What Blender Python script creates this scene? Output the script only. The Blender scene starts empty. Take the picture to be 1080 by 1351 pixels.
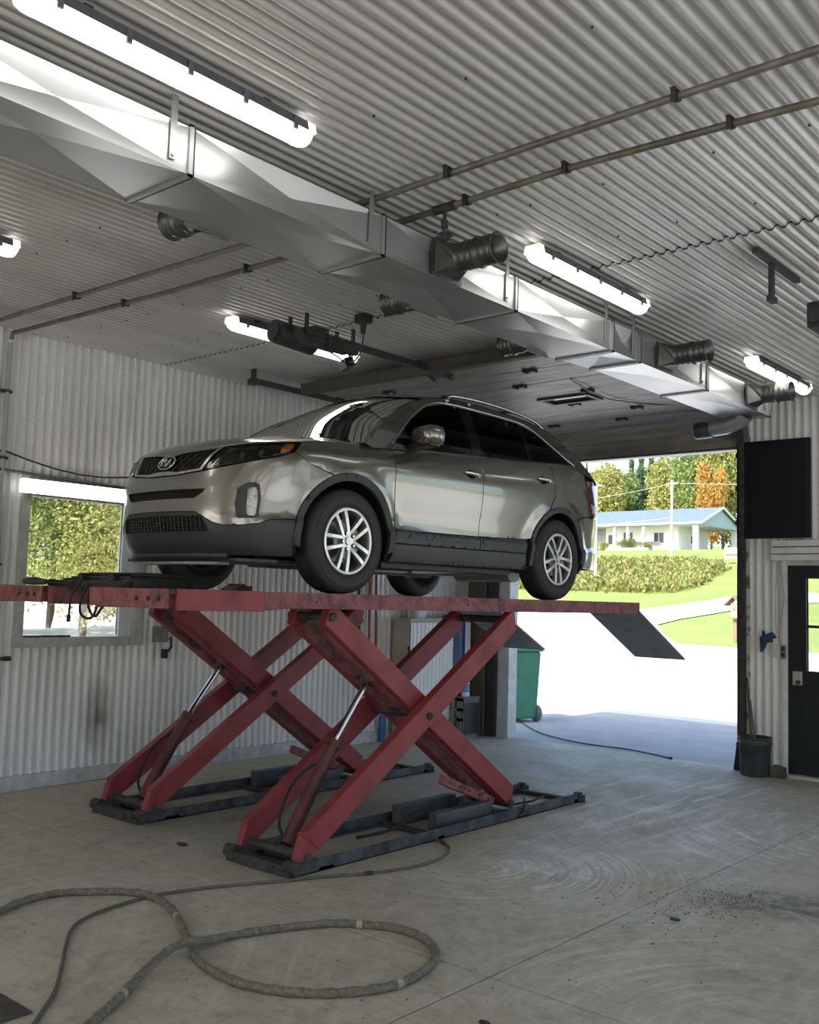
import bpy, bmesh, math, random
import numpy as np
from mathutils import Vector, Matrix
from mathutils.geometry import delaunay_2d_cdt
random.seed(7)
SC = bpy.context.scene
COL = SC.collection
PI = math.pi

# ---------------------------------------------------------------- camera
CAM_Z = 1.81
def make_camera():
    f, yaw, pit, roll = 1296.0, math.radians(40.93), math.radians(4.96), math.radians(1.595)
    fwd = Vector((-math.sin(yaw)*math.cos(pit), math.cos(yaw)*math.cos(pit), math.sin(pit)))
    right = Vector((math.cos(yaw), math.sin(yaw), 0)); down = fwd.cross(right)
    c, s = math.cos(roll), math.sin(roll)
    r2 = right*c - down*s; d2 = right*s + down*c
    m = Matrix((r2, -d2, -fwd)).transposed().to_4x4(); m.translation = (0, 0, CAM_Z)
    cd = bpy.data.cameras.new('camera'); cd.sensor_fit = 'HORIZONTAL'; cd.sensor_width = 36.0
    cd.lens = f/1080*36.0; cd.clip_start = 0.05; cd.clip_end = 600
    co = bpy.data.objects.new('camera', cd); co.matrix_world = m; COL.objects.link(co); SC.camera = co
make_camera()

# ---------------------------------------------------------------- sky, sun, exposure
SUN_EL, SUN_AZ = 48.0, 8.0         # the sun stands behind the building, so the yard near the door is in its shade
def make_world():
    w = bpy.data.worlds.new('sky'); SC.world = w; w.use_nodes = True
    nt = w.node_tree; nt.nodes.clear()
    o = nt.nodes.new('ShaderNodeOutputWorld'); b = nt.nodes.new('ShaderNodeBackground'); s = nt.nodes.new('ShaderNodeTexSky')
    s.sky_type = 'NISHITA'; s.sun_disc = False; s.sun_elevation = math.radians(SUN_EL); s.sun_rotation = math.radians(180+SUN_AZ)
    s.air_density = 1.0; s.dust_density = 2.5; s.ozone_density = 1.0
    b.inputs['Strength'].default_value = 0.19
    nt.links.new(s.outputs[0], b.inputs['Color']); nt.links.new(b.outputs[0], o.inputs['Surface'])
make_world()
sd = bpy.data.lights.new('sun', 'SUN'); sd.energy = 3.2; sd.angle = math.radians(0.6); sd.color = (1.0, .95, .86)
so = bpy.data.objects.new('sun', sd); COL.objects.link(so)
_e, _a = math.radians(SUN_EL), math.radians(SUN_AZ)
so.rotation_euler = Vector((math.cos(_e)*math.sin(_a), math.cos(_e)*math.cos(_a), -math.sin(_e))).to_track_quat('-Z', 'Y').to_euler()
so.location = (0, -20, 30)
TUBE_POWER = 2.9
SC.view_settings.view_transform = 'Standard'; SC.view_settings.look = 'None'
SC.view_settings.exposure = 1.3; SC.view_settings.gamma = 1.0; SC.view_settings.use_curve_mapping = False
SC.cycles.max_bounces = 9; SC.cycles.diffuse_bounces = 5; SC.cycles.glossy_bounces = 4
SC.cycles.transparent_max_bounces = 12; SC.cycles.transmission_bounces = 6
SC.cycles.sample_clamp_indirect = 6.0; SC.cycles.caustics_reflective = False; SC.cycles.caustics_refractive = False
SC.cycles.use_denoising = True

# ---------------------------------------------------------------- materials
MATS = {}
def nn(nt, kind, **kw):
    n = nt.nodes.new(kind)
    for k, v in kw.items():
        if k in n.inputs: n.inputs[k].default_value = v
        else: setattr(n, k, v)
    return n
def mat(name, col, rough=.6, metal=0., col2=None, scale=6., detail=6., lo=.35, hi=.65, bump=0., bscale=None, stretch=None,
        coat=0., spec=.5, emit=None, rvar=0., space='Object'):
    if name in MATS: return MATS[name]
    m = bpy.data.materials.new(name); MATS[name] = m; m.use_nodes = True
    nt = m.node_tree; b = nt.nodes['Principled BSDF']
    b.inputs['Base Color'].default_value = (*col, 1); b.inputs['Roughness'].default_value = rough
    b.inputs['Metallic'].default_value = metal; b.inputs['Specular IOR Level'].default_value = spec
    if coat: b.inputs['Coat Weight'].default_value = coat; b.inputs['Coat Roughness'].default_value = .04
    if emit: b.inputs['Emission Color'].default_value = (*emit[0], 1); b.inputs['Emission Strength'].default_value = emit[1]
    if col2 or bump:
        tc = nn(nt, 'ShaderNodeTexCoord'); mp = nn(nt, 'ShaderNodeMapping')
        if stretch: mp.inputs['Scale'].default_value = stretch
        nt.links.new(tc.outputs[space], mp.inputs['Vector'])
        nz = nn(nt, 'ShaderNodeTexNoise', Scale=scale, Detail=detail, Roughness=.62); nt.links.new(mp.outputs[0], nz.inputs['Vector'])
    if col2:
        mr = nn(nt, 'ShaderNodeMapRange'); mr.inputs['From Min'].default_value = lo; mr.inputs['From Max'].default_value = hi
        nt.links.new(nz.outputs['Fac'], mr.inputs['Value'])
        mx = nn(nt, 'ShaderNodeMix', data_type='RGBA')
        mx.inputs[6].default_value = (*col, 1); mx.inputs[7].default_value = (*col2, 1)
        nt.links.new(mr.outputs[0], mx.inputs[0]); nt.links.new(mx.outputs[2], b.inputs['Base Color'])
        if rvar:
            m2 = nn(nt, 'ShaderNodeMapRange'); m2.inputs['To Min'].default_value = rough; m2.inputs['To Max'].default_value = rough+rvar
            nt.links.new(mr.outputs[0], m2.inputs['Value']); nt.links.new(m2.outputs[0], b.inputs['Roughness'])
    if bump:
        nb = nn(nt, 'ShaderNodeTexNoise', Scale=bscale or scale*3, Detail=5.); nt.links.new(mp.outputs[0], nb.inputs['Vector'])
        bp = nn(nt, 'ShaderNodeBump', Strength=bump, Distance=.02); nt.links.new(nb.outputs['Fac'], bp.inputs['Height'])
        nt.links.new(bp.outputs[0], b.inputs['Normal'])
    return m
def glass_mat(name, tint, gloss=.06, ior=1.5):
    if name in MATS: return MATS[name]
    m = bpy.data.materials.new(name); MATS[name] = m; m.use_nodes = True; nt = m.node_tree; nt.nodes.clear()
    o = nn(nt, 'ShaderNodeOutputMaterial'); t = nn(nt, 'ShaderNodeBsdfTransparent'); g = nn(nt, 'ShaderNodeBsdfGlossy'); f = nn(nt, 'ShaderNodeFresnel')
    t.inputs['Color'].default_value = (*tint, 1); g.inputs['Roughness'].default_value = .01; f.inputs['IOR'].default_value = ior
    x = nn(nt, 'ShaderNodeMixShader'); nt.links.new(f.outputs[0], x.inputs[0]); nt.links.new(t.outputs[0], x.inputs[1]); nt.links.new(g.outputs[0], x.inputs[2])
    nt.links.new(x.outputs[0], o.inputs['Surface']); return m

def M_ceiling():
    return mat('galvanised_ceiling_sheet', (.63, .625, .595), .36, .30, (.47, .46, .43), 3.0, 8., .35, .75, stretch=(1., .25, 1.), rvar=.12)
def M_wallsheet():
    if 'white_wall_sheet' in MATS: return MATS['white_wall_sheet']
    m = mat('white_wall_sheet', (.74, .74, .73), .20, 0., (.56, .56, .55), 2.2, 8., .42, .75, stretch=(1., 1., .3), rvar=.2)
    nt = m.node_tree; b = nt.nodes['Principled BSDF']; L = nt.links.new; geo = nn(nt, 'ShaderNodeNewGeometry')
    def spot(loc, sc, soft):
        mp = nn(nt, 'ShaderNodeMapping', vector_type='TEXTURE'); mp.inputs['Location'].default_value = loc; mp.inputs['Scale'].default_value = sc; L(geo.outputs['Position'], mp.inputs['Vector'])
        ln = nn(nt, 'ShaderNodeVectorMath', operation='LENGTH'); L(mp.outputs[0], ln.inputs[0]); r = nn(nt, 'ShaderNodeMapRange'); r.inputs['From Min'].default_value = 1.; r.inputs['From Max'].default_value = 1-soft; L(ln.outputs['Value'], r.inputs['Value']); return r.outputs[0]
    def over(src, fac, col):
        x = nn(nt, 'ShaderNodeMix', data_type='RGBA'); L(fac, x.inputs[0]); L(src, x.inputs[6]); x.inputs[7].default_value = (*col, 1); return x.outputs[2]
    c = b.inputs['Base Color'].links[0].from_socket
    nz = nn(nt, 'ShaderNodeTexNoise', Scale=5., Detail=3.); L(geo.outputs['Position'], nz.inputs['Vector']); k = nn(nt, 'ShaderNodeMath', operation='MULTIPLY'); L(spot((WX, 5.29, .60), (.3, .20, .42), .9), k.inputs[0]); L(nz.outputs['Fac'], k.inputs[1])
    k2 = nn(nt, 'ShaderNodeMath', operation='MULTIPLY', use_clamp=True); L(k.outputs[0], k2.inputs[0]); k2.inputs[1].default_value = 1.5
    c = over(c, k2.outputs[0], (.13, .11, .07))                      # soot and oil mark under the window
    vz = nn(nt, 'ShaderNodeTexVoronoi', Scale=26.); L(geo.outputs['Position'], vz.inputs['Vector']); lt = nn(nt, 'ShaderNodeMath', operation='LESS_THAN'); L(vz.outputs['Distance'], lt.inputs[0]); lt.inputs[1].default_value = .10
    c = over(c, lt.outputs[0], (.16, .15, .14))                      # fly specks and splashes
    L(c, b.inputs['Base Color']); return m
def floor_mat():
    if 'concrete_floor' in MATS: return MATS['concrete_floor']
    m = bpy.data.materials.new('concrete_floor'); MATS['concrete_floor'] = m; m.use_nodes = True
    nt = m.node_tree; b = nt.nodes['Principled BSDF']; L = nt.links.new
    geo = nn(nt, 'ShaderNodeNewGeometry'); P = geo.outputs['Position']
    def noise(scale, det, mpscale=(1, 1, 1), rotz=0., dist=0., loc=(0, 0, 0)):
        mp = nn(nt, 'ShaderNodeMapping'); mp.inputs['Scale'].default_value = mpscale; mp.inputs['Rotation'].default_value = (0, 0, rotz); mp.inputs['Location'].default_value = loc
        L(P, mp.inputs['Vector']); n = nn(nt, 'ShaderNodeTexNoise', Scale=scale, Detail=det, Roughness=.65, Distortion=dist); L(mp.outputs[0], n.inputs['Vector']); return n.outputs['Fac']
    def rng(v, a, c, d=0., e=1.):
        r = nn(nt, 'ShaderNodeMapRange'); r.inputs['From Min'].default_value = a; r.inputs['From Max'].default_value = c
        r.inputs['To Min'].default_value = d; r.inputs['To Max'].default_value = e; L(v, r.inputs['Value']); return r.outputs[0]
    def mix(fac, a, c):
        x = nn(nt, 'ShaderNodeMix', data_type='RGBA')
        if isinstance(fac, float): x.inputs[0].default_value = fac
        else: L(fac, x.inputs[0])
        for i, v in ((6, a), (7, c)):
            if isinstance(v, tuple): x.inputs[i].default_value = (*v, 1)
            else: L(v, x.inputs[i])
        return x.outputs[2]
    def mul(a, c):
        x = nn(nt, 'ShaderNodeMath', operation='MULTIPLY'); L(a, x.inputs[0])
        if isinstance(c, float): x.inputs[1].default_value = c
        else: L(c, x.inputs[1])
        return x.outputs[0]
    def blob(cx, cy, rx, ry, rot, soft=1.0):
        mp = nn(nt, 'ShaderNodeMapping', vector_type='TEXTURE'); mp.inputs['Location'].default_value = (cx, cy, 0); mp.inputs['Rotation'].default_value = (0, 0, rot); mp.inputs['Scale'].default_value = (rx, ry, 1)
        L(P, mp.inputs['Vector']); ln = nn(nt, 'ShaderNodeVectorMath', operation='LENGTH'); L(mp.outputs[0], ln.inputs[0])
        return rng(ln.outputs['Value'], 1.0, 1.0-soft)
    def arcs(cx, cy, kr, ka, det=6., off=0.):
        """streaks that run round a centre: noise in polar coordinates"""
        mp = nn(nt, 'ShaderNodeMapping'); mp.inputs['Location'].default_value = (-cx, -cy, 0); L(P, mp.inputs['Vector'])
        ln = nn(nt, 'ShaderNodeVectorMath', operation='LENGTH'); L(mp.outputs[0], ln.inputs[0]); sp = nn(nt, 'ShaderNodeSeparateXYZ'); L(mp.outputs[0], sp.inputs[0])
        at = nn(nt, 'ShaderNodeMath', operation='ARCTAN2'); L(sp.outputs[1], at.inputs[0]); L(sp.outputs[0], at.inputs[1])
        cb = nn(nt, 'ShaderNodeCombineXYZ'); L(mul(ln.outputs['Value'], kr), cb.inputs[0]); L(mul(at.outputs[0], ka), cb.inputs[1]); cb.inputs[2].default_value = off
        n = nn(nt, 'ShaderNodeTexNoise', Scale=1., Detail=det, Roughness=.7); L(cb.outputs[0], n.inputs['Vector']); return n.outputs['Fac']
    c = mix(rng(noise(.9, 8), .3, .7), (.36, .325, .245), (.50, .455, .355))
    c = mix(mul(rng(noise(5., 10), .45, .75), .6), c, (.62, .575, .47))
    c = mix(mul(rng(noise(2.2, 8, (1, 1, 1), .3, 1.5), .55, .75), .5), c, (.22, .20, .155))
    c = mix(mul(rng(noise(9., 10, (1.6, .5, 1), .9, .6), .46, .70), .38), c, (.66, .61, .49))
    c = mix(mul(rng(noise(14., 10, (.6, 1.5, 1), .2, .6, (5, 2, 0)), .50, .72), .5), c, (.20, .18, .135))
    # streaky dusty scrapes along the drive path
    st = rng(noise(3.0, 9, (3.2, .35, 1), .45, .8), .50, .66); c = mix(mul(mul(st, blob(-4.0, 8.6, 2.1, 3.6, .1)), .85), c, (.80, .79, .75))
    # curved tyre and broom scuffs
    n1 = rng(noise(2.0, 6, dist=.8), .38, .60)
    c = mix(mul(mul(mul(rng(arcs(-4.15, 5.55, 34., 1.3), .46, .57), blob(-3.65, 5.75, .95, 1.5, -.35)), n1), 1.0), c, (.82, .80, .74))
    c = mix(mul(mul(mul(rng(arcs(-4.15, 5.55, 9., .8, off=3.), .50, .62), blob(-3.65, 5.75, .95, 1.5, -.35)), n1), .8), c, (.82, .80, .74))
    c = mix(mul(mul(mul(rng(arcs(-2.0, 9.2, 22., 1.6, off=7.), .47, .60), blob(-3.3, 7.5, 1.7, 1.3, .2)), n1), .95), c, (.84, .83, .79))
    c = mix(mul(mul(rng(arcs(-1.4, 4.2, 20., 1.2, off=5.), .50, .63), blob(-2.5, 4.7, 1.1, 1.1, 0.)), .7), c, (.72, .70, .62))
    c = mix(mul(mul(rng(arcs(-6.5, 1.0, 16., 2.0, off=9.), .51, .66), blob(-4.0, 3.4, 2.0, 1.4, .3)), .5), c, (.68, .64, .54))
    c = mix(mul(mul(rng(noise(1.2, 9, (6., .5, 1), -.8, .5), .54, .68), blob(-2.4, 5.6, 1.6, 1.8, 0.)), .45), c, (.72, .705, .64))
    # dark oil patch, a broad darker area around the lifts, a small dark spot
    c = mix(mul(mul(blob(-2.2, 6.25, .38, .75, -.95, .6), rng(noise(9., 6), .35, .6)), .8), c, (.075, .07, .06))
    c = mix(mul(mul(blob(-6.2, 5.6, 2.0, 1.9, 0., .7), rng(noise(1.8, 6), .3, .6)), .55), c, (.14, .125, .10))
    c = mix(mul(mul(blob(-1.9, 4.9, .5, .5, 0., .9), rng(noise(3., 6), .45, .6)), .5), c, (.17, .165, .15))
    L(c, b.inputs['Base Color'])
    rr = rng(noise(1.4, 7), .3, .7, .42, .8); L(rr, b.inputs['Roughness']); b.inputs['Specular IOR Level'].default_value = .45
    nb = noise(26., 6); bp = nn(nt, 'ShaderNodeBump', Strength=.25, Distance=.01); L(nb, bp.inputs['Height']); L(bp.outputs[0], b.inputs['Normal'])
    return m

# ---------------------------------------------------------------- mesh helpers
class MB:
    def __init__(s): s.v = []; s.f = []; s.sm = []
    def add(s, vs, fs, smooth=False):
        o = len(s.v); s.v += [tuple(p) for p in vs]; s.f += [tuple(i+o for i in f) for f in fs]; s.sm += [smooth]*len(fs); return s
    def box(s, x0, x1, y0, y1, z0, z1):
        return s.add([(x, y, z) for z in (z0, z1) for y in (y0, y1) for x in (x0, x1)], [(0, 2, 3, 1), (4, 5, 7, 6), (0, 1, 5, 4), (2, 6, 7, 3), (0, 4, 6, 2), (1, 3, 7, 5)])
    def obox(s, c, ax, ay, az, taper=1.0, bev=0.):
        c = Vector(c); ax = Vector(ax); ay = Vector(ay); az = Vector(az); v = []
        for k in (-1, 1):
            t = taper if k > 0 else 1.0
            for j in (-1, 1):
                for i in (-1, 1): v.append(c+ax*(i*t)+ay*(j*t)+az*k)
        return s.add(v, [(0, 2, 3, 1), (4, 5, 7, 6), (0, 1, 5, 4), (2, 6, 7, 3), (0, 4, 6, 2), (1, 3, 7, 5)])
    def bar(s, p, q, w, h, up=(0, 0, 1)):
        p = Vector(p); q = Vector(q); d = (q-p); l = d.length/2; d.normalize(); a = d.cross(Vector(up))
        if a.length < 1e-4: a = d.cross(Vector((1, 0, 0)))
        a.normalize(); u = a.cross(d)
        return s.obox((p+q)/2, a*w/2, u*h/2, d*l)
    def tube(s, pts, r, seg=8, cap=True, closed=False, smooth=True):
        P = [Vector(p) for p in pts]; n = len(P); R = r if isinstance(r, (list, tuple)) else [r]*n
        o = []; fs = []; prev = None
        for i in range(n):
            if closed: t = P[(i+1) % n]-P[i-1]
            else: t = P[min(i+1, n-1)]-P[max(i-1, 0)]
            if t.length < 1e-9: t = Vector((0, 0, 1))
            t.normalize()
            if prev is None:
                a = t.cross(Vector((0, 0, 1)))
                if a.length < .05: a = t.cross(Vector((1, 0, 0)))
            else: a = prev-t*prev.dot(t)
            a.normalize(); prev = a; b = t.cross(a)
            for k in range(seg):
                an = 2*PI*k/seg; o.append(P[i]+(a*math.cos(an)+b*math.sin(an))*R[i])
        for i in range(n if closed else n-1):
            j = (i+1) % n
            for k in range(seg): fs.append((i*seg+k, i*seg+(k+1) % seg, j*seg+(k+1) % seg, j*seg+k))
        s.add(o, fs, smooth)
        if cap and not closed:
            s.add(o[:seg], [tuple(range(seg-1, -1, -1))]); s.add(o[-seg:], [tuple(range(seg))])
        return s
    def cyl(s, p, q, r, seg=14, r2=None, smooth=True): return s.tube([p, q], [r, r if r2 is None else r2], seg, True, False, smooth)
    def lathe(s, prof, c=(0, 0, 0), axis='z', seg=28, a0=0., a1=2*PI, smooth=True, scale=(1, 1)):
        full = abs(a1-a0-2*PI) < 1e-6; m = seg if full else seg+1; vs = []
        for r, h in prof:
            for k in range(m):
                a = a0+(a1-a0)*k/seg; x, y = r*math.cos(a)*scale[0], r*math.sin(a)*scale[1]
                p = {'z': (x, y, h), 'x': (h, x, y), 'y': (y, h, x)}[axis]; vs.append((p[0]+c[0], p[1]+c[1], p[2]+c[2]))
        fs = []
        for i in range(len(prof)-1):
            for k in range(seg):
                k2 = (k+1) % m; fs.append((i*m+k, i*m+k2, (i+1)*m+k2, (i+1)*m+k))
        return s.add(vs, fs, smooth)
    def prism(s, poly, axis, h0, h1):
        n = len(poly)
        def p(a, b, h): return {'z': (a, b, h), 'x': (h, a, b), 'y': (a, h, b)}[axis]
        v = [p(a, b, h0) for a, b in poly]+[p(a, b, h1) for a, b in poly]
        return s.add(v, [tuple(range(n-1, -1, -1)), tuple(range(n, 2*n))]+[(i, (i+1) % n, n+(i+1) % n, n+i) for i in range(n)])
    def grid(s, fn, nu, nv, smooth=True):
        v = [fn(i/nu, j/nv) for i in range(nu+1) for j in range(nv+1)]
        return s.add(v, [(i*(nv+1)+j, (i+1)*(nv+1)+j, (i+1)*(nv+1)+j+1, i*(nv+1)+j+1) for i in range(nu) for j in range(nv)], smooth)
    def mesh(s, name, m, fix=True):
        me = bpy.data.meshes.new(name); me.from_pydata(s.v, [], s.f); me.polygons.foreach_set('use_smooth', s.sm)
        if fix:
            bm = bmesh.new(); bm.from_mesh(me); bmesh.ops.recalc_face_normals(bm, faces=bm.faces); bm.to_mesh(me); bm.free()
        if m is not None: me.materials.append(m)
        me.update(); return me
    def build(s, name, m, parent=None, fix=True, bevel=0.):
        o = bpy.data.objects.new(name, s.mesh(name, m, fix)); COL.objects.link(o)
        if parent is not None: o.parent = parent
        if bevel:
            b = o.modifiers.new('bevel', 'BEVEL'); b.width = bevel; b.segments = 2; b.limit_method = 'ANGLE'; b.angle_limit = math.radians(40); b.harden_normals = False
        return o
def empty(name, loc=(0, 0, 0), rz=0.):
    o = bpy.data.objects.new(name, None); COL.objects.link(o); o.location = loc; o.rotation_euler = (0, 0, rz); o.empty_display_size = .1; return o
def tag(o, label=None, cat=None, group=None, kind=None):
    if label: o['label'] = label
    if cat: o['category'] = cat
    if group: o['group'] = group
    if kind: o['kind'] = kind
    return o
def share(name, me, parent=None, loc=(0, 0, 0), rot=(0, 0, 0), scale=(1, 1, 1)):
    o = bpy.data.objects.new(name, me); COL.objects.link(o); o.location = loc; o.rotation_euler = rot; o.scale = scale
    if parent is not None: o.parent = parent
    return o
def copy_tree(o, parent=None):
    c = o.copy(); COL.objects.link(c); c.parent = parent
    for ch in list(o.children): copy_tree(ch, c)
    return c
# ================================================================ setting
WX, EX, NY, EY, CZ = -8.47, 3.4, -4.0, 10.85, 4.12
PITCH = .0875
m_conc = mat('grey_concrete', (.42, .42, .41), .85, 0., (.28, .275, .26), 5., 8., bump=.4)
m_galv = mat('galvanised_duct_metal', (.50, .515, .52), .32, .72, (.43, .445, .45), 2., 3., .3, .7)
m_dark = mat('dark_steel', (.035, .037, .042), .5, .4, (.06, .06, .06), 9.)
m_black = mat('black_plastic', (.012, .013, .015), .45)
m_rubber = mat('black_rubber', (.014, .014, .014), .75)
m_white = mat('white_paint', (.72, .73, .72), .45, 0., (.58, .58, .56), 6.)
m_pipe = mat('grey_steel_pipe', (.23, .225, .20), .5, .5, (.13, .125, .11), 8.)
m_chrome = mat('chrome', (.75, .76, .78), .12, 1.)
m_rust = mat('dirty_steel', (.075, .072, .07), .65, .3, (.03, .028, .026), 14., bump=.5)

def wave(l, pitch):
    """rounded trapezoid between -1 and 1"""
    c = math.cos(2*PI*l/pitch)*1.9; return max(-1., min(1., c))*.93+.07*math.cos(2*PI*l/pitch)
def corr(L0, L1, base, H0, H1, amp, kind, nseg=2, pitch=PITCH):
    """corrugated sheet: ridges run along H, waves along L"""
    n = max(4, int(round((L1-L0)/pitch*12))); mb = MB()
    def fn(a, b):
        l = L0+(L1-L0)*a; h = H0+(H1-H0)*b; w = amp*wave(l, pitch)
        return {'ceil': (l, h, base+w), 'left': (base+w, l, h), 'far': (l, base+w, h)}[kind]
    return mb.grid(fn, n, nseg)

# floor: slabs parted by saw-cut joints
floor = MB().box(WX-.1, EX+.1, NY-.1, EY+.15, -.20, -.02).build('floor', mat('joint_dirt', (.05, .046, .04), .9)); tag(floor, kind='structure')
J = .007
for x0, x1 in ((WX, -2.88), (-2.88, 1.0), (1.0, EX)):
    for y0, y1 in ((NY, 4.0), (4.0, EY+.15)):
        MB().box(x0+J, x1-J, y0+J, y1-J, -.05, 0).build('concrete_slab', floor_mat(), floor, bevel=.004)

# ceiling: roof deck with corrugated sheets under it
ceiling = MB().box(WX-.45, EX+.45, NY-.3, EY+.42, CZ+.05, CZ+.42).build('ceiling', mat('roof_deck', (.25, .25, .25), .8)); tag(ceiling, kind='structure')
SW = PITCH*11; CP = .080; CW = CP*12
for r, (y0, y1, dz) in enumerate(((NY, 1.0, 0.0), (.97, 5.87, .004), (5.85, EY, -.007))):
    k = 0; x = WX
    while x < EX-.05:
        x1 = min(x+CW, EX)
        corr(x, x1, CZ+.012+dz, y0, y1, .0105, 'ceil', pitch=CP).build('corrugated_sheet', M_ceiling(), ceiling, fix=False); x = x1
    if r == 2:
        mb = MB(); pts = []
        n = int((EX-WX)/CP*12)
        for i in range(n+1):
            l = WX+(EX-WX)*i/n; pts.append((l, CZ+.012+dz+.0105*wave(l, CP)))
        vs = [(a, y0, b+.012) for a, b in pts]+[(a, y0, b) for a, b in pts]; m_ = len(pts)
        mb.add(vs, [(i, i+1, m_+i+1, m_+i) for i in range(m_-1)])
        mb.build('sheet_lip', m_dark, ceiling, fix=False)
scr = MB()                                                          # screw heads scattered over the ceiling sheets
for y in (2.1, 3.3, 4.65, 5.4, 6.5, 7.4, 8.6):
    for i in range(26):
        x = CP*(math.floor(WX/CP)+.5+i*6+random.randint(0, 3))
        if x < EX-1: scr.cyl((x, y, CZ-.004), (x, y, CZ+.01), .006, 6)
scr.build('screw_head', m_dark, ceiling)['kind'] = 'stuff'

# left wall with its window hole
WY0, WY1, WZ0, WZ1 = 4.44, 5.665, 1.335, 2.66
mb = MB()
mb.box(WX-.18, WX-.02, NY-.1, WY0, 0, CZ+.05).box(WX-.18, WX-.02, WY1, EY+.15, 0, CZ+.05).box(WX-.18, WX-.02, WY0, WY1, 0, WZ0).box(WX-.18, WX-.02, WY0, WY1, WZ1, CZ+.05)
wall_left = mb.build('wall_left', m_white); tag(wall_left, kind='structure')
def wall_sheets(parent, kind, base, spans, z0, z1, amp=.0145):
    for a, b in spans:
        l = a
        while l < b-.01:
            e = min(b, (math.floor((l+1e-6)/SW)+1)*SW)
            corr(l, e, base, z0, z1, amp, kind).build('corrugated_sheet', M_wallsheet(), parent, fix=False); l = e
wall_sheets(wall_left, 'left', WX+.0, [(NY, WY0-.04), (WY1+.04, EY)], .12, CZ+.01)
wall_sheets(wall_left, 'left', WX+.0, [(WY0-.04, WY1+.04)], .12, WZ0-.04)
wall_sheets(wall_left, 'left', WX+.0, [(WY0-.04, WY1+.04)], WZ1+.04, CZ+.01)
kerb = MB().box(WX-.02, WX+.055, NY, EY, 0, .13).build('baseboard_left', mat('kerb_concrete', (.55, .56, .57), .85, 0., (.36, .36, .36), 7., 8., bump=.5), bevel=.008); tag(kerb, kind='structure')
stain = mat('soot_stain', (.17, .15, .11), .9)

# window_1
win = MB()
win.box(WX-.1, WX+.03, WY0-.05, WY0+.035, WZ0-.05, WZ1+.05).box(WX-.1, WX+.03, WY1-.035, WY1+.05, WZ0-.05, WZ1+.05)
win.box(WX-.1, WX+.045, WY0-.07, WY1+.07, WZ0-.07, WZ0+.015).box(WX-.1, WX+.03, WY0, WY1, WZ1-.02, WZ1+.05)
window_1 = win.build('window_1', mat('grey_window_frame', (.48, .49, .48), .5, 0., (.34, .34, .33), 8.), bevel=.004); tag(window_1, kind='structure')
MB().box(WX-.09, WX-.03, WY1-.175, WY1-.035, WZ0+.015, WZ1-.02).build('window_sash', mat('pale_blue_vinyl', (.62, .68, .74), .4), window_1)
MB().box(WX-.08, WX-.06, WY0+.035, WY1-.175, WZ0+.03, WZ1-.02).build('window_pane', glass_mat('window_glass', (.97, .98, .97)), window_1)
MB().box(WX-.08, WX-.02, WY0+.035, WY0+.06, WZ0+.03, WZ1-.02).build('window_stile', m_white, window_1)
tk = MB()
for i in range(14): tk.box(WX-.05, WX-.01, WY0+.06+i*.034, WY0+.085+i*.034, WZ0+.015, WZ0+.032)
tk.build('sash_track', m_dark, window_1)

# far wall: overhead door, side door and the next bay's opening
OX0, OX1, OZ = -7.60, -4.42, 3.60
DX0, DX1, DZ = -3.91, -2.98, 2.27
BX0, BX1, BZ = -1.75, 1.85, 3.5
mb = MB()
Y0, Y1 = EY+.02, EY+.15
for x0, x1, z0, z1 in ((WX-.1, OX0, 0, CZ+.05), (OX1, DX0, 0, CZ+.05), (DX1, BX0, 0, CZ+.05), (BX1, EX+.1, 0, CZ+.05), (OX0, OX1, OZ, CZ+.05), (DX0, DX1, DZ, CZ+.05), (BX0, BX1, BZ, CZ+.05)):
    mb.box(x0, x1, Y0, Y1, z0, z1)
wall_far = mb.build('wall_far', m_white); tag(wall_far, kind='structure')
wall_sheets(wall_far, 'far', EY, [(OX1+.09, DX0-.05), (DX1+.05, BX0), (BX1, EX)], .02, CZ+.01)
wall_sheets(wall_far, 'far', EY, [(WX, OX0-.28)], .02, CZ+.01)
wall_sheets(wall_far, 'far', EY, [(DX0-.05, DX1+.05)], DZ+.06, CZ+.01)
wall_sheets(wall_far, 'far', EY, [(OX0-.28, OX1+.09), (BX0, BX1)], 3.72, CZ+.01)
mb = MB()                                                           # unseen bay openings on the right, added to let in more daylight
for y0, y1, z0 in ((NY-.1, -3.6, 0), (.4, .9, 0), (4.9, 5.4, 0), (9.4, EY+.15, 0), (-3.6, .4, 3.6), (.9, 4.9, 3.6), (5.4, 9.4, 3.6)): mb.box(EX, EX+.15, y0, y1, z0, CZ+.05)
wall_right = mb.build('wall_right', m_white); tag(wall_right, kind='structure')
mb = MB()                                                           # unseen openings added behind the camera for daylight, in line with the far bays
for x0, x1, z0 in ((WX-.1, OX0, 0), (OX1, BX0, 0), (BX1, EX+.1, 0), (OX0, OX1, 3.4), (BX0, BX1, 3.4)): mb.box(x0, x1, NY-.15, NY, z0, CZ+.05)
wall_near = mb.build('wall_near', m_white); tag(wall_near, kind='structure')
wall_sheets(wall_near, 'far', NY+.02, [(WX, OX0), (OX1, BX0), (BX1, EX)], .02, CZ)

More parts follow.
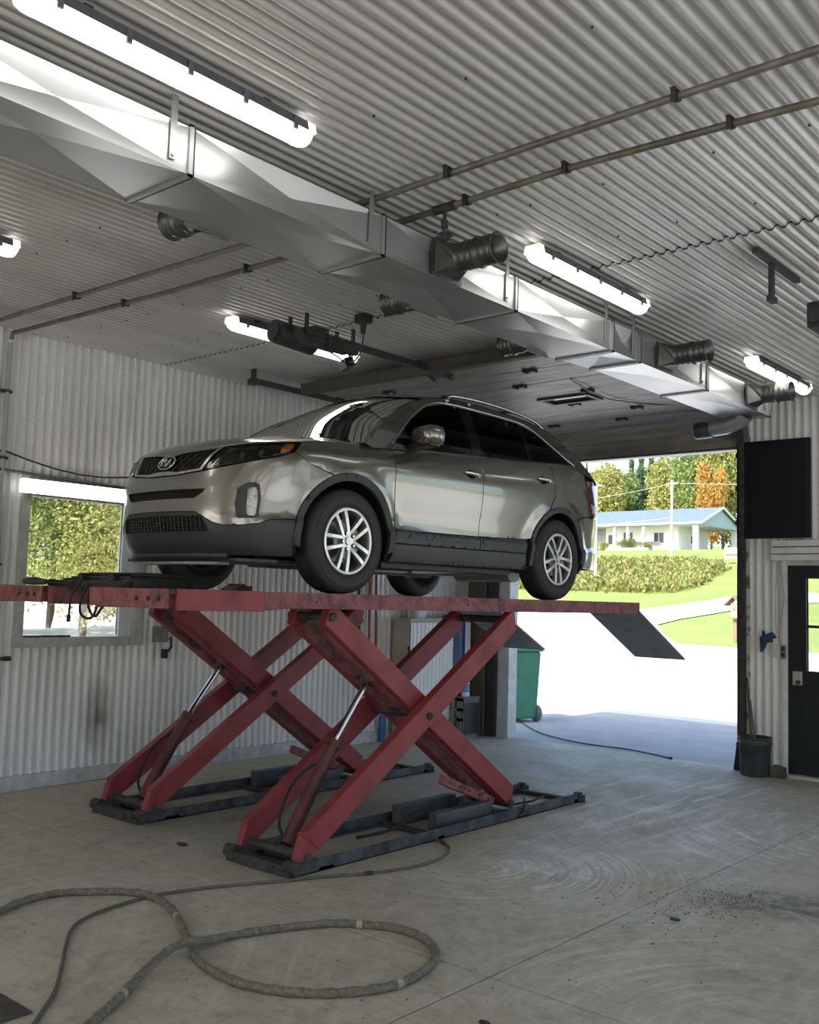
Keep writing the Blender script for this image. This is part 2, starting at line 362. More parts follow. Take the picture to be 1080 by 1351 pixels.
# jambs of the overhead door
trim = MB().box(OX0-.15, OX0+.03, EY-.03, EY+.16, 0, OZ+.1).build('trim_1', mat('white_jamb', (.60, .62, .64), .5, 0., (.42, .43, .44), 5.)); tag(trim, kind='structure')
trim2 = MB().box(OX0-.30, OX0-.15, EY-.10, EY+.02, 0, OZ+.2).build('trim_2', m_dark); tag(trim2, kind='structure')
t3 = MB().box(OX1-.02, OX1+.05, EY-.02, EY+.16, 0, OZ+.1).build('trim_3', m_dark); tag(t3, kind='structure')
MB().box(OX1+.05, OX1+.10, EY-.02, EY+.03, 0, 2.57).build('worn_board', mat('flaking_board', (.50, .50, .48), .8, 0., (.10, .10, .10), 6., 8., .5, .6), t3)
MB().box(OX1-.055, OX1-.02, EY-.01, EY+.02, .02, OZ).build('weather_strip', m_black, t3)
MB().add([(OX1-.09, EY-.03, 0.), (OX1-.02, EY-.03, 0), (OX1-.02, EY-.03, .32), (OX1-.05, EY-.03, .32), (OX1-.09, EY-.01, 0.), (OX1-.02, EY-.01, 0), (OX1-.02, EY-.01, .32), (OX1-.05, EY-.01, .32)],
         [(0, 1, 2, 3), (7, 6, 5, 4), (0, 4, 5, 1), (1, 5, 6, 2), (2, 6, 7, 3), (3, 7, 4, 0)]).build('strip_end', m_rubber, t3)
t4 = MB().box(OX0-.1, OX1+.1, EY-.04, EY+.02, OZ, OZ+.13).build('trim_4', mat('header_seal', (.03, .032, .036), .6)); tag(t4, kind='structure')

# door_1: sectional overhead door, run up under the ceiling
m_sec = mat('aged_door_skin', (.27, .25, .215), .40, .05, (.11, .10, .085), 3.2, 9., .38, .68, stretch=(.45, 7., 1.), rvar=.15)
door_1 = empty('door_1', (0, 0, 0)); tag(door_1, kind='structure')
DZ1 = 4.005; DY0 = 7.16; NS = 6; SL = (10.36-DY0)/NS
for i in range(NS):
    a, b = DY0+i*SL+.004, DY0+(i+1)*SL-.004
    if i == 3:                                                      # the section with the light in it
        gx0, gx1, ga, gb = -5.86, -5.33, a+.17, b-.12
        s = MB(); s.box(OX0-.1, gx0, a, b, DZ1, DZ1+.045).box(gx1, OX1+.1, a, b, DZ1, DZ1+.045).box(gx0, gx1, a, ga, DZ1, DZ1+.045).box(gx0, gx1, gb, b, DZ1, DZ1+.045)
        sec = s.build('door_section', m_sec, door_1)
        fr = MB(); fr.box(gx0-.05, gx1+.05, ga-.05, ga, DZ1-.022, DZ1+.05).box(gx0-.05, gx1+.05, gb, gb+.05, DZ1-.022, DZ1+.05).box(gx0-.05, gx0, ga, gb, DZ1-.022, DZ1+.05).box(gx1, gx1+.05, ga, gb, DZ1-.022, DZ1+.05)
        fr.build('light_frame', m_dark, sec)
        MB().box(gx0, gx1, ga, gb, DZ1+.005, DZ1+.012).build('light_pane', mat('milky_pane', (.80, .82, .82), .08, .9), sec)
    else:
        sec = MB().box(OX0-.1, OX1+.1, a, b, DZ1, DZ1+.045).build('door_section', m_sec, door_1, bevel=.006)
    for hx in ((-6.62, -5.68) if i % 2 else (-5.20, -7.0)):
        h = MB(); h.box(hx-.045, hx+.045, b-.035, b+.035, DZ1-.012, DZ1).cyl((hx-.05, b, DZ1-.014), (hx+.05, b, DZ1-.014), .011, 8).box(hx-.06, hx-.045, b-.045, b+.045, DZ1-.03, DZ1).box(hx+.045, hx+.06, b-.045, b+.045, DZ1-.03, DZ1)
        h.build('hinge', m_dark, sec)
s = MB()                                                            # last section leaning over into the opening
s.add([(x, y, z) for x in (OX0-.1, OX1+.1) for y, z in ((10.37, DZ1), (10.62, 3.93), (10.76, 3.80), (10.80, 3.62), (10.835, 3.62), (10.80, 3.83), (10.645, 3.97), (10.37, DZ1+.045))],
      [(0, 1, 6, 7), (1, 2, 5, 6), (2, 3, 4, 5), (8, 15, 14, 9), (9, 14, 13, 10), (10, 13, 12, 11), (0, 8, 9, 1), (1, 9, 10, 2), (2, 10, 11, 3), (3, 11, 12, 4), (4, 12, 13, 5), (5, 13, 14, 6), (6, 14, 15, 7), (7, 15, 8, 0)])
s.build('door_section', m_sec, door_1)
MB().box(OX0-.13, OX1+.13, DY0-.09, DY0-.003, DZ1-.055, DZ1+.06).build('bottom_rail', mat('dark_brown_timber', (.085, .078, .06), .6, 0., (.045, .04, .032), 6., stretch=(.4, 4, 4)), door_1, bevel=.006)
for i, tx in enumerate((OX0-.20, OX1+.03)):
    tr = MB(); pts = [(tx, 6.45, DZ1-.01), (tx, 10.2, DZ1-.01), (tx, 10.5, 3.95), (tx, 10.7, 3.8), (tx, 10.79, 3.5), (tx, 10.79, .05)]
    for a, b in zip(pts, pts[1:]): tr.bar(a, b, .05, .06, up=(1, 0, .01))
    tr.build('track', m_rust, door_1)
    hg = MB(); hg.box(tx-.02, tx+.02, 6.46, 6.50, DZ1, CZ).box(tx-.05, tx+.05, 6.44, 6.52, DZ1-.05, DZ1+.005); hg.build('track_hanger', m_dark, door_1)
    for ry in (DY0+.02, DY0+SL, DY0+2*SL, DY0+3*SL, DY0+4*SL):
        rl = MB(); rl.cyl((tx-.02, ry, DZ1+.0), (tx+.02, ry, DZ1), .035, 12).cyl((tx, ry, DZ1), (tx+.12 if i == 0 else tx-.12, ry, DZ1), .01, 8); rl.build('roller', m_black, door_1)
wr = MB(); wp = [(-5.07, 8.2), (-5.15, 8.7), (-5.2, 9.2), (-5.05, 9.7), (-4.75, 10.1), (-4.5, 10.3)]
wr.tube([(x, y, DZ1-.012-.02*math.sin(i*1.1)) for i, (x, y) in enumerate(wp)], .006, 6); wr.build('wire', m_black, door_1)
ar = MB(); ar.bar((-6.03, 6.98, 4.03), (-6.05, 7.3, 3.93), .035, .012).bar((-5.98, 6.95, 4.05), (-5.93, 7.42, 3.95), .03, .012).box(-6.12, -5.9, 7.22, 7.40, 3.975, 4.0); ar.build('opener_arm', m_dark, door_1)

# door_2: the dark side door
m_door = mat('dark_teal_door_paint', (.005, .010, .013), .40, 0., (.009, .014, .016), 5., spec=.3)
GX0, GX1, GZ0, GZ1 = -3.70, -3.19, 1.14, 2.13
mb = MB(); Ya, Yb = EY-.025, EY+.03
for x0, x1, z0, z1 in ((DX0+.01, GX0, .04, DZ), (GX1, DX1-.01, .04, DZ), (GX0, GX1, .04, GZ0), (GX0, GX1, GZ1, DZ)): mb.box(x0, x1, Ya, Yb, z0, z1)
door_2 = mb.build('door_2', m_door); tag(door_2, kind='structure')
for z0, z1 in ((.2, .9),):
    for x0, x1 in ((DX0+.14, -3.48), (-3.40, DX1-.14)):
        MB().box(x0, x1, Ya-.006, Ya, z0, z1).build('door_panel', m_door, door_2, bevel=.005)
fr = MB()
fr.box(GX0-.03, GX0, Ya-.012, Yb, GZ0-.03, GZ1+.03).box(GX1, GX1+.03, Ya-.012, Yb, GZ0-.03, GZ1+.03).box(GX0, GX1, Ya-.012, Yb, GZ0-.03, GZ0).box(GX0, GX1, Ya-.012, Yb, GZ1, GZ1+.03)
fr.build('light_frame', m_door, door_2)
MB().box(GX0, GX1, Ya, Yb, 1.60, 1.63).build('glazing_bar', m_door, door_2)
for z0, z1 in ((GZ0, 1.60), (1.63, GZ1)): MB().box(GX0, GX1, Ya+.02, Ya+.028, z0, z1).build('window_pane', glass_mat('window_glass', (.97, .98, .97)), door_2)
lk = MB().box(-3.845, -3.745, Ya-.035, Ya, .985, 1.135).build('lock', mat('tan_lock_plate', (.40, .37, .33), .4, .4), door_2, bevel=.008)
MB().cyl((-3.78, Ya-.03, 1.02), (-3.78, Ya-.075, 1.02), .022, 12).build('knob', m_dark, lk)
MB().box(DX0, DX1, Ya-.06, Yb, 0, .035).build('threshold', mat('threshold_metal', (.5, .5, .5), .4, .6), door_2)
t5 = MB().box(DX0-.05, DX0, EY-.03, EY+.06, .02, DZ+.05).box(DX1, DX1+.05, EY-.03, EY+.06, .02, DZ+.05).build('trim_5', m_white); tag(t5, kind='structure')
# ================================================================ duct, lamps, pipes and gear under the ceiling
DXR, DZ_B, DZ_T = -3.76, 3.77, 4.0
duct = empty('air_duct', (0, 0, 0)); tag(duct, 'long rectangular galvanised air duct with cross-broken panels hung under the ceiling', 'duct')
SE = [-1.35, 0.0, 1.345, 2.68, 4.03, 5.37, 6.69, 7.13, 8.43, 9.93]
def dleft(y): return -4.26 if y < 6.8 else -4.205
for a, b in zip(SE, SE[1:]):
    mb = MB(); cb = .032; la, lb = dleft(a), dleft(b)
    R = [(DXR, a, DZ_B), (DXR, b, DZ_B), (DXR, b, DZ_T), (DXR, a, DZ_T)]; Lf = [(la, a, DZ_T), (lb, b, DZ_T), (lb, b, DZ_B), (la, a, DZ_B)]
    Bt = [(la, a, DZ_B), (lb, b, DZ_B), (DXR, b, DZ_B), (DXR, a, DZ_B)]; T = [(DXR, a, DZ_T), (DXR, b, DZ_T), (lb, b, DZ_T), (la, a, DZ_T)]
    for q, n in ((R, (1, 0, 0)), (Lf, (-1, 0, 0)), (Bt, (0, 0, -1)), (T, (0, 0, 1))):
        c = tuple(sum(p[i] for p in q)/4-n[i]*cb for i in range(3)); mb.add(list(q)+[c], [(0, 1, 4), (1, 2, 4), (2, 3, 4), (3, 0, 4)])
    mb.build('duct_section', m_galv, duct)
    s = MB(); e = .011
    for y in (b,):
        l = dleft(y); s.box(DXR, DXR+e, y-.012, y+.012, DZ_B-e, DZ_T+e).box(l-e, l, y-.012, y+.012, DZ_B-e, DZ_T+e).box(l-e, DXR+e, y-.012, y+.012, DZ_B-e, DZ_B).box(l-e, DXR+e, y-.012, y+.012, DZ_T, DZ_T+e)
    sj = s.build('joint_flange', mat('duct_joint', (.40, .41, .41), .45, .8), duct)
    g = MB(); l = dleft(b); g.box(l-.013, DXR+.013, b+.013, b+.020, DZ_B-.0125, DZ_B-.0005).box(DXR+.0005, DXR+.0125, b+.013, b+.020, DZ_B, DZ_T); g.build('joint_gasket', m_black, sj)
    st = MB(); y = b-.10; st.box(DXR+.002, DXR+.006, y-.018, y+.018, DZ_B+.04, CZ).cyl((DXR+.004, y, DZ_B+.06), (DXR+.014, y, DZ_B+.06), .009, 8).cyl((DXR+.004, y, CZ-.03), (DXR+.012, y, CZ-.03), .008, 8)
    st.build('hanger_strap', m_galv, duct); MB().box(dleft(b)-.006, dleft(b)-.002, y-.018, y+.018, DZ_B+.04, CZ).build('hanger_strap', m_galv, duct)
MB().add([(DXR, 9.93, DZ_B), (-4.205, 9.93, DZ_B), (-4.205, 9.93, DZ_T), (DXR, 9.93, DZ_T)], [(0, 1, 2, 3)]).build('end_cap', m_galv, duct)
m_spiral = mat('dark_spiral_pipe', (.16, .16, .155), .35, .8, (.10, .10, .10), 8.)
def outlet(x0, x1, y, z, r=.088, steps=2):
    sg = 1 if x1 > x0 else -1; o = MB()
    base = [(x0, y-.12, z-.105), (x0, y+.12, z-.105), (x0, y+.12, z+.105), (x0, y-.12, z+.105)]
    n = 20; ring = [(x0+sg*.13, y+r*math.cos(2*PI*k/n-PI*.75), z+r*math.sin(2*PI*k/n-PI*.75)) for k in range(n)]
    vs = base+ring; fs = []
    for q in range(4):
        for k in range(5): fs.append((4+(q*5+k) % n, 4+(q*5+k+1) % n, q))
        fs.append((q, 4+((q+1)*5) % n, (q+1) % 4))
    o.add(vs, fs); ob = o.build('outlet_boot', m_spiral, duct)
    p = MB(); prof = []; L = abs(x1-x0)
    for i in range(24):
        t = .12+(L-.12)*i/23; prof.append((r+(.004 if i % 4 == 0 else 0)+(.008 if i in (11, 12, 23) else 0), x0+sg*t))
    prof += [(r-.004, x1), (r-.006, x0+sg*.14)]
    p.lathe(prof, (0, y, z), 'x', 24); pp = p.build('outlet_pipe', m_spiral, duct)
    d = MB(); d.cyl((x0+sg*(L*.72), y-.002, z), (x0+sg*(L*.72)+.004, y+.002, z), r-.005, 20); d.build('damper', m_dark, pp)
    f = MB(); f.box(min(x0, x0+sg*.006), max(x0, x0+sg*.006), y-.15, y+.15, z-.125, z+.105); f.build('outlet_flange', m_spiral, duct)
for y in (4.62, 7.58, 9.47): outlet(DXR, DXR+.40, y, 3.90)
for y in (3.17, 5.0, 6.4): outlet(dleft(y), dleft(y)-.33, y, 3.875)
e = MB(); pts = [(-3.98, 9.86, 3.80), (-4.05, 9.88, 3.74), (-4.2, 9.9, 3.70), (-4.55, 9.92, 3.68)]
e.tube(pts, .088, 20, cap=False); e.build('elbow_outlet', m_galv, duct)
e = MB(); e.tube([(-4.53, 9.92, 3.68), (-4.36, 9.91, 3.685)], .092, 20, cap=False); e.build('outlet_pipe', m_spiral, duct)
MB().cyl((-4.40, 9.91, 3.685), (-4.395, 9.91, 3.685), .086, 20).build('damper', m_dark, duct)
MB().box(DXR+.0, DXR+.006, 4.50, 4.58, 3.86, 3.93).build('plate_label', mat('tan_sticker', (.45, .42, .36), .6), duct)

m_tube = mat('lit_tube_diffuser', (.9, .9, .88), .4, emit=((1.0, .98, .90), TUBE_POWER))
m_hous = mat('lamp_housing_grey', (.10, .11, .12), .5)
m_cap = mat('lamp_end_cap', (.80, .82, .80), .25, emit=((1., .98, .94), .9))
def strip_light(loc, L, label, roll=0., dirt=True):
    r = empty('strip_light', loc); r.rotation_euler = (0, roll, 0); tag(r, label, 'lamp', 'fluorescent strip lights')
    MB().prism([(-.055, .0), (.055, .0), (.068, -.05), (-.068, -.05)], 'y', -L/2+.03, L/2-.03).build('housing', m_hous, r)
    prof = [(.064*math.cos(a), -.05-.062*math.sin(a)) for a in [PI*k/8 for k in range(9)]]
    MB().prism(prof, 'y', -L/2+.05, L/2-.05).build('diffuser', m_tube, r)
    for s in (-1, 1):
        c = MB(); rings = [(1.0, 0.), (.98, .03), (.85, .06), (.5, .078), (.02, .083)]; n = 9; vs = []
        for k, d in rings:
            for j in range(n):
                a = PI*j/(n-1); vs.append((.066*k*math.cos(a), s*(L/2-.052+d), -.05-.064*k*math.sin(a)+(.02*(1-k))))
        c.add(vs, [(i*n+j, i*n+j+1, (i+1)*n+j+1, (i+1)*n+j) for i in range(len(rings)-1) for j in range(n-1)], True)
        c.prism([(-.066, -.05), (.066, -.05), (.055, 0), (-.055, 0)], 'y', min(s*(L/2-.03), s*(L/2+.02)), max(s*(L/2-.03), s*(L/2+.02)))
        c.build('end_cap', m_cap, r)
    for s in (-1, 1):
        for k in range(5):
            y = -L/2+.12+(L-.24)*k/4
            MB().box(min(s*.062, s*.075), max(s*.062, s*.075), y-.013, y+.013, -.075, -.02).build('clip', m_hous, r)
    for k in (-.32, .32): MB().box(-.03, .03, L*k-.02, L*k+.02, -.002, .025).build('mount', m_dark, r)
    return r
LZ = CZ-.02
strip_light((-3.475, 2.41, LZ), 1.46, 'lit strip light nearest the top left corner above the duct')
strip_light((-3.48, 5.90, LZ), 1.46, 'lit strip light beside the middle of the duct, right of the first round outlet')
strip_light((-3.465, 9.44, LZ), 1.42, 'small far lit strip light beside the end of the duct')
strip_light((-6.22, 2.33, LZ), 1.46, 'lit strip light whose end only shows at the left picture edge')
strip_light((-6.42, 5.80, LZ), 1.46, 'lit strip light partly hidden behind the black door opener')
wl = strip_light((WX+.06, 5.09, 2.715), 1.46, 'lit strip light fixed sideways on the wall over the window', roll=-PI/2)
for x, row in ((-.62, 'first'), (2.3, 'second')):                   # unseen lamp rows added to brighten the hall, right of the picture
    for y, which in ((-1.1, 'behind the camera'), (2.4, 'beside the camera'), (5.9, 'abreast of the lifts'), (9.4, 'near the far wall')): strip_light((x, y, LZ), 1.46, 'added unseen lit strip light of the %s row right of the picture, %s' % (row, which))
strip_light((-3.48, -1.1, LZ), 1.46, 'added unseen lit strip light behind the camera in the row along the duct'); strip_light((-6.3, -1.1, LZ), 1.46, 'added unseen lit strip light behind the camera in the row by the window wall')  # two more unseen lamps added for indoor brightness

def pipe(name, pts, r, mat_, label, cat, clamps=(), group=None):
    ro = empty(name); tag(ro, label, cat, group)
    MB().tube(pts, r, 10).build('pipe_run', mat_, ro)
    for (x, y, z, ax) in clamps:
        c = MB()
        if ax == 'x': c.tube([(x-.012, y, z), (x+.012, y, z)], r+.008, 10).box(x-.012, x+.012, y-.05, y+.01, z+r, z+r+.006).box(x-.01, x+.01, y-.045, y-.03, z-r-.02, z+r)
        else: c.tube([(x, y, z-.012), (x, y, z+.012)], r+.008, 10).box(x-.05, x+.0, y-.05, y+.05, z-.012, z+.012)
        c.build('clamp', m_dark, ro)
    return ro
PZ = 4.078
def wav(y0, pts): return [(x, y0+dy, PZ+dz) for x, dy, dz in pts]
pipe('ceiling_pipe', wav(3.94, [(3.5, 0, 0), (0., .0, 0), (-2., .0, 0), (-3.9, .02, 0), (-5.0, .05, 0), (-6.6, 0, 0), (-7.8, -.03, 0), (-8.40, -.04, -.003)]), .019, m_pipe,
     'straight grey conduit crossing the ceiling nearer the camera', 'pipe', [(x, 3.94, PZ, 'x') for x in (-1.9, -3.2, -6.9)], 'conduits crossing the ceiling')
p2 = pipe('ceiling_pipe', wav(4.30, [(3.5, .06, 0), (-.6, .08, -.0), (-1.42, .06, 0), (-1.81, .03, 0), (-2.68, -.02, 0), (-3.57, .0, 0), (-4.4, .02, 0), (-5.02, .02, 0), (-6.2, 0, 0), (-7.4, -.06, 0), (-8.2, -.1, 0), (-8.40, -.12, -.005), (-8.415, -.12, -.06)]), .019, mat('brown_grey_pipe', (.22, .205, .165), .5, .4, (.12, .11, .085), 8.),
     'wavy brownish conduit with a drop valve, crossing the ceiling beyond the straight one', 'pipe', [(x, 4.30+d, PZ, 'x') for x, d in ((-1.81, .03), (-2.68, -.02), (-3.35, 0), (-6.75, -.02), (-5.3, .02))], 'conduits crossing the ceiling')
v = MB(); v.cyl((-3.52, 4.30, PZ-.01), (-3.52, 4.30, 3.92), .012, 10).cyl((-3.60, 4.30, PZ), (-3.44, 4.30, PZ), .028, 10).cyl((-3.52, 4.30, 4.0), (-3.52, 4.30, 3.96), .022, 10).cyl((-3.52, 4.30, 3.93), (-3.52, 4.30, 3.885), .026, 10).bar((-3.58, 4.30, 3.905), (-3.46, 4.30, 3.905), .02, .02).cyl((-3.52, 4.26, 3.905), (-3.52, 4.34, 3.905), .012, 8)
v.build('drop_valve', m_rust, p2)
pipe('wall_pipe', [(WX+.04, 4.18, PZ-.09), (WX+.04, 4.18, 3.6), (WX+.04, 4.18, 2.9), (WX+.04, 4.18, 2.4), (WX+.04, 4.19, 1.7), (WX+.04, 4.2, 1.15)], .02, mat('grey_white_pipe', (.38, .38, .37), .5, .2),
     'grey pipe running down the white wall left of the window', 'pipe', [(WX+.04, 4.18, z, 'z') for z in (3.55, 2.95, 2.0, 1.25)])
b = MB(); b.bar((WX+.05, 4.1, 1.17), (WX+.05, 4.30, 1.17), .03, .03).cyl((WX+.05, 4.3, 1.17), (WX+.05, 4.36, 1.17), .022, 10); b.build('tap', m_rust, bpy.data.objects['wall_pipe'])
for k, (dz, sag, lab) in enumerate(((0, .0, 'upper black cable sagging along the wall above the window'), (-.14, .05, 'lower grey cable running along the wall just over the window lamp'))):
    pts = []
    for i in range(15):
        t = i/14; y = 3.0+3.4*t; z = 3.02+dz-.02*t-(.13*math.sin(PI*min(1, max(0, (t-.35)/.5))) if k == 0 else .09*t)
        pts.append((WX+.035+.01*k, y, z))
    c = MB().tube(pts, .008 if k == 0 else .014, 7).build('wall_cable', m_rubber if k == 0 else m_pipe); tag(c, lab, 'cable', 'cables on the left wall')

# garage door opener
op = empty('door_opener', (-5.98, 5.62, 3.98)); tag(op, 'black garage door opener with motor and rail hung under the ceiling', 'opener')
m_op = mat('dirty_black_paint', (.022, .023, .026), .55, .2, (.05, .048, .045), 9., bump=.3)
MB().box(-.09, .09, -.22, .42, -.06, .03).build('chassis', m_op, op, bevel=.012)
MB().cyl((-.02, -.44, -.04), (-.02, -.02, -.06), .095, 20).cyl((-.02, -.46, -.04), (-.02, -.43, -.04), .07, 16).build('motor', m_op, op)
MB().cyl((.07, -.30, -.05), (.12, -.30, -.05), .055, 18).build('pulley', m_dark, op)
MB().box(.05, .13, .05, .40, -.09, -.01).build('control_box', m_op, op, bevel=.008)
MB().box(-.13, -.07, .1, .32, -.05, .03).build('side_plate', m_op, op)
MB().box(-.025, .02, .40, 1.46, .0, .055).build('rail', m_dark, op)
for y in (-.2, .35):
    for x in (-.10, .10): MB().box(x-.01, x+.01, y-.015, y+.015, -.02, .145).build('hanger', m_dark, op)
MB().box(-.04, .04, -.05, .12, .03, .09).build('terminal_box', m_op, op, bevel=.005)
MB().obox((-.10, .48, -.12), (.045, 0, .02), (0, .05, .02), (-.02, 0, .045)).build('lamp_socket', m_black, op, bevel=.006)
MB().tube([(.05, .05, -.09), (.08, .2, -.14), (.02, .35, -.16), (-.08, .46, -.13)], .007, 7).build('wire', m_black, op)
jb = empty('ceiling_socket', (-5.52, 5.72, 4.08)); tag(jb, 'black ceiling socket with a plugged cord beside the door opener', 'socket')
MB().box(-.06, .06, -.05, .05, -.03, .04).build('box', m_black, jb, bevel=.006)
MB().cyl((0, 0, -.03), (0, 0, -.12), .03, 12, .02).build('plug', m_black, jb)
MB().tube([(0, 0, -.11), (-.01, .01, -.17), (-.07, .06, -.21), (-.18, .15, -.24), (-.33, .25, -.25), (-.50, .36, -.22)], .007, 7).build('cord', m_black, jb)

hb = empty('ceiling_bracket', (-2.38, 6.42, CZ)); tag(hb, 'black steel T bracket hanging from the ceiling at the right', 'bracket')
MB().box(-.02, .02, -.36, .40, -.045, -.005).build('bar', m_dark, hb)
MB().box(-.015, .015, -.10, -.06, -.28, -.04).box(-.02, .02, -.12, -.03, -.30, -.26).build('hanger', m_dark, hb)
h2 = empty('ceiling_motor', (-2.18, 6.95, 3.84)); tag(h2, 'black motor unit at the right picture edge under the ceiling', 'motor')
MB().box(-.13, .20, -.16, .34, -.10, .08).build('casing', m_op, h2, bevel=.012)
MB().cyl((-.06, -.20, -.03), (-.06, -.15, -.03), .05, 16).build('shaft', m_dark, h2)
for x in (0., .13): MB().box(x-.015, x+.015, .0, .03, .08, .28).build('hanger', m_dark, h2)
# ================================================================ car: surface of the body
def _lin(tab,x):
    if x<=tab[0][0]: return tab[0][1]
    if x>=tab[-1][0]: return tab[-1][1]
    n=len(tab)
    for i in range(n-1):
        if x<=tab[i+1][0]:
            x0,y0=tab[i];x1,y1=tab[i+1];h=x1-x0;t=(x-x0)/h
            def m(j):
                if j==0: return (tab[1][1]-tab[0][1])/(tab[1][0]-tab[0][0])
                if j==n-1: return (tab[-1][1]-tab[-2][1])/(tab[-1][0]-tab[-2][0])
                a=(tab[j][1]-tab[j-1][1])/(tab[j][0]-tab[j-1][0]);b=(tab[j+1][1]-tab[j][1])/(tab[j+1][0]-tab[j][0])
                if a*b<=0: return 0.
                return 2*a*b/(a+b)
            m0,m1=m(i),m(i+1)
            return ((2*t**3-3*t*t+1)*y0+(t**3-2*t*t+t)*h*m0+(-2*t**3+3*t*t)*y1+(t**3-t*t)*h*m1)
def catmull(P,n=12,closed=False):
    out=[];N=len(P)
    for i in range(N if closed else N-1):
        if closed: a,b,c,d=(P[(i+k-1)%N] for k in range(4))
        else: a=P[max(i-1,0)];b=P[i];c=P[i+1];d=P[min(i+2,N-1)]
        for k in range(n):
            t=k/n
            out.append(tuple(.5*((2*b[j])+(-a[j]+c[j])*t+(2*a[j]-5*b[j]+4*c[j]-d[j])*t*t+(-a[j]+3*b[j]-3*c[j]+d[j])*t**3) for j in range(len(b))))
    if not closed: out.append(tuple(P[-1]))
    return out
PLAN=[(0,0),(.012,.22),(.05,.43),(.125,.61),(.25,.755),(.42,.85),(.65,.902),(.95,.925),(1.5,.935),(2.3,.94),(3.3,.937),(3.85,.925),(4.25,.90),(4.47,.83),(4.60,.70),(4.66,.50),(4.682,.25),(4.685,0)]
_pl=catmull(PLAN,16)
_S=[0.]
for i in range(1,len(_pl)): _S.append(_S[-1]+math.hypot(_pl[i][0]-_pl[i-1][0],_pl[i][1]-_pl[i-1][1]))
SMAX=_S[-1]
def plan(s):
    sg=-1 if s<0 else 1;s=min(abs(s),SMAX-1e-6)
    lo,hi=0,len(_S)-1
    while hi-lo>1:
        m=(lo+hi)//2
        if _S[m]<=s: lo=m
        else: hi=m
    t=(s-_S[lo])/(_S[hi]-_S[lo]);a,b=_pl[lo],_pl[hi]
    u=a[0]+(b[0]-a[0])*t;v=a[1]+(b[1]-a[1])*t
    def tg(i):
        p=_pl[max(i-1,0)];q=_pl[min(i+1,len(_pl)-1)];return (q[0]-p[0],q[1]-p[1])
    t0,t1=tg(lo),tg(hi);tu=t0[0]*(1-t)+t1[0]*t;tv=t0[1]*(1-t)+t1[1]*t;l=math.hypot(tu,tv)
    nu,nv=-tv/l,tu/l
    if lo==0 and s<1e-4: nu,nv=-1,0
    return u,v*sg,nu,nv*sg
def s_at_u(u):
    lo,hi=0,SMAX
    for _ in range(40):
        m=(lo+hi)/2
        if plan(m)[0]<u: lo=m
        else: hi=m
    return lo
SIDE=[(.15,.12),(.20,.075),(.26,.045),(.36,.028),(.47,.021),(.495,.041),(.595,.0365),(.61,.0345),(.70,.0195),(.78,.0080),(.86,.0010),(.92,.0),(.99,.010),(1.05,.032),(1.12,.062),(1.2,.10),(1.3,.15)]
FRONT=[(.15,.30),(.20,.16),(.26,.07),(.34,.03),(.40,.008),(.50,-.008),(.62,.0),(.70,.012),(.76,.028),(.84,.055),(.92,.10),(.98,.16),(1.05,.26)]
REAR=[(.2,.2),(.27,.08),(.36,.03),(.5,.0),(.70,.0),(.76,.03),(.9,.045),(1.1,.09),(1.2,.13),(1.3,.18)]
WTOP=[(0,.945),(.3,.955),(.6,.98),(.8,.995),(1.05,1.005),(1.4,1.035),(1.8,1.065),(2.15,1.085)]
WB=[(1.2,1.05),(1.5,1.075),(2.4,1.12),(3.4,1.185),(4.0,1.235),(4.6,1.28)]
def wtop(s): return _lin(WTOP,abs(s))
def shell(s,w,off=0.):
    u,v,nu,nv=plan(s)
    a=nv*nv
    ww=w
    if w>.95 and u>1.2:
        bl=_lin(WB,u);f2=min(1,(u-1.2)/.4);ww=w+f2*(.95+(w-.95)*(1.115-.95)/(bl-.95)-w)
    k=a*_lin(SIDE,ww)+(1-a)*(_lin(FRONT,w) if nu<0 else _lin(REAR,w))
    if u<1.8:
        f=1 if u<1.2 else max(0,1-(u-1.2)/.6)
        d=w-(wtop(s)-.16)
        if d>0: k+=a*f*2.2*d*d
    for cu in (.945,3.635):
        d=math.hypot(u-cu,w-.368)-.467
        if -.1<d<.35: k-=a*.018*math.exp(-(d/.075)**2)*min(1.,max(0.,(w-.25)/.2))
    k-=off
    return (u-nu*k, v-nv*k, w)
def green(u,w,off=0.):
    d=w-_lin(WB,u)
    v=plan(s_at_u(u))[1]-.058-.30*d-.20*d*abs(d)+off
    return (u,v,w)
# ================================================================ scissor lift
m_red = mat('worn_red_paint', (.265, .040, .045), .46, 0., (.15, .027, .030), 5., 8., .45, .75, bump=.12, bscale=40., rvar=.15)
m_red2 = mat('dusty_red_paint', (.27, .085, .09), .6, 0., (.07, .03, .03), 11., 9., .42, .66, bump=.2, bscale=50.)
m_base = mat('grimy_base_steel', (.11, .12, .13), .6, .35, (.028, .027, .026), 6., 8., bump=.4)
m_deck = mat('dark_deck_plate', (.035, .034, .033), .65, .3, (.06, .055, .05), 12., bump=.4)
m_hyd = mat('hydraulic_barrel_paint', (.13, .03, .033), .55, .1, (.05, .02, .02), 7.)
PLAT_Z = 1.82
def arm(x0, x1, p, q, h, cut0, cut1, top=.012):
    """one scissor bar: a box section in the y-z plane with sloping ends"""
    mb = MB(); d = Vector((q[0]-p[0], q[1]-p[1])); L = d.length; d.normalize(); n = Vector((-d.y, d.x))
    P = [Vector(p)+n*h/2+d*cut0[0], Vector(q)+n*h/2+d*cut1[0], Vector(q)-n*h/2+d*cut1[1], Vector(p)-n*h/2+d*cut0[1]]
    mb.prism([(a.x, a.y) for a in P], 'x', x0, x1); return mb
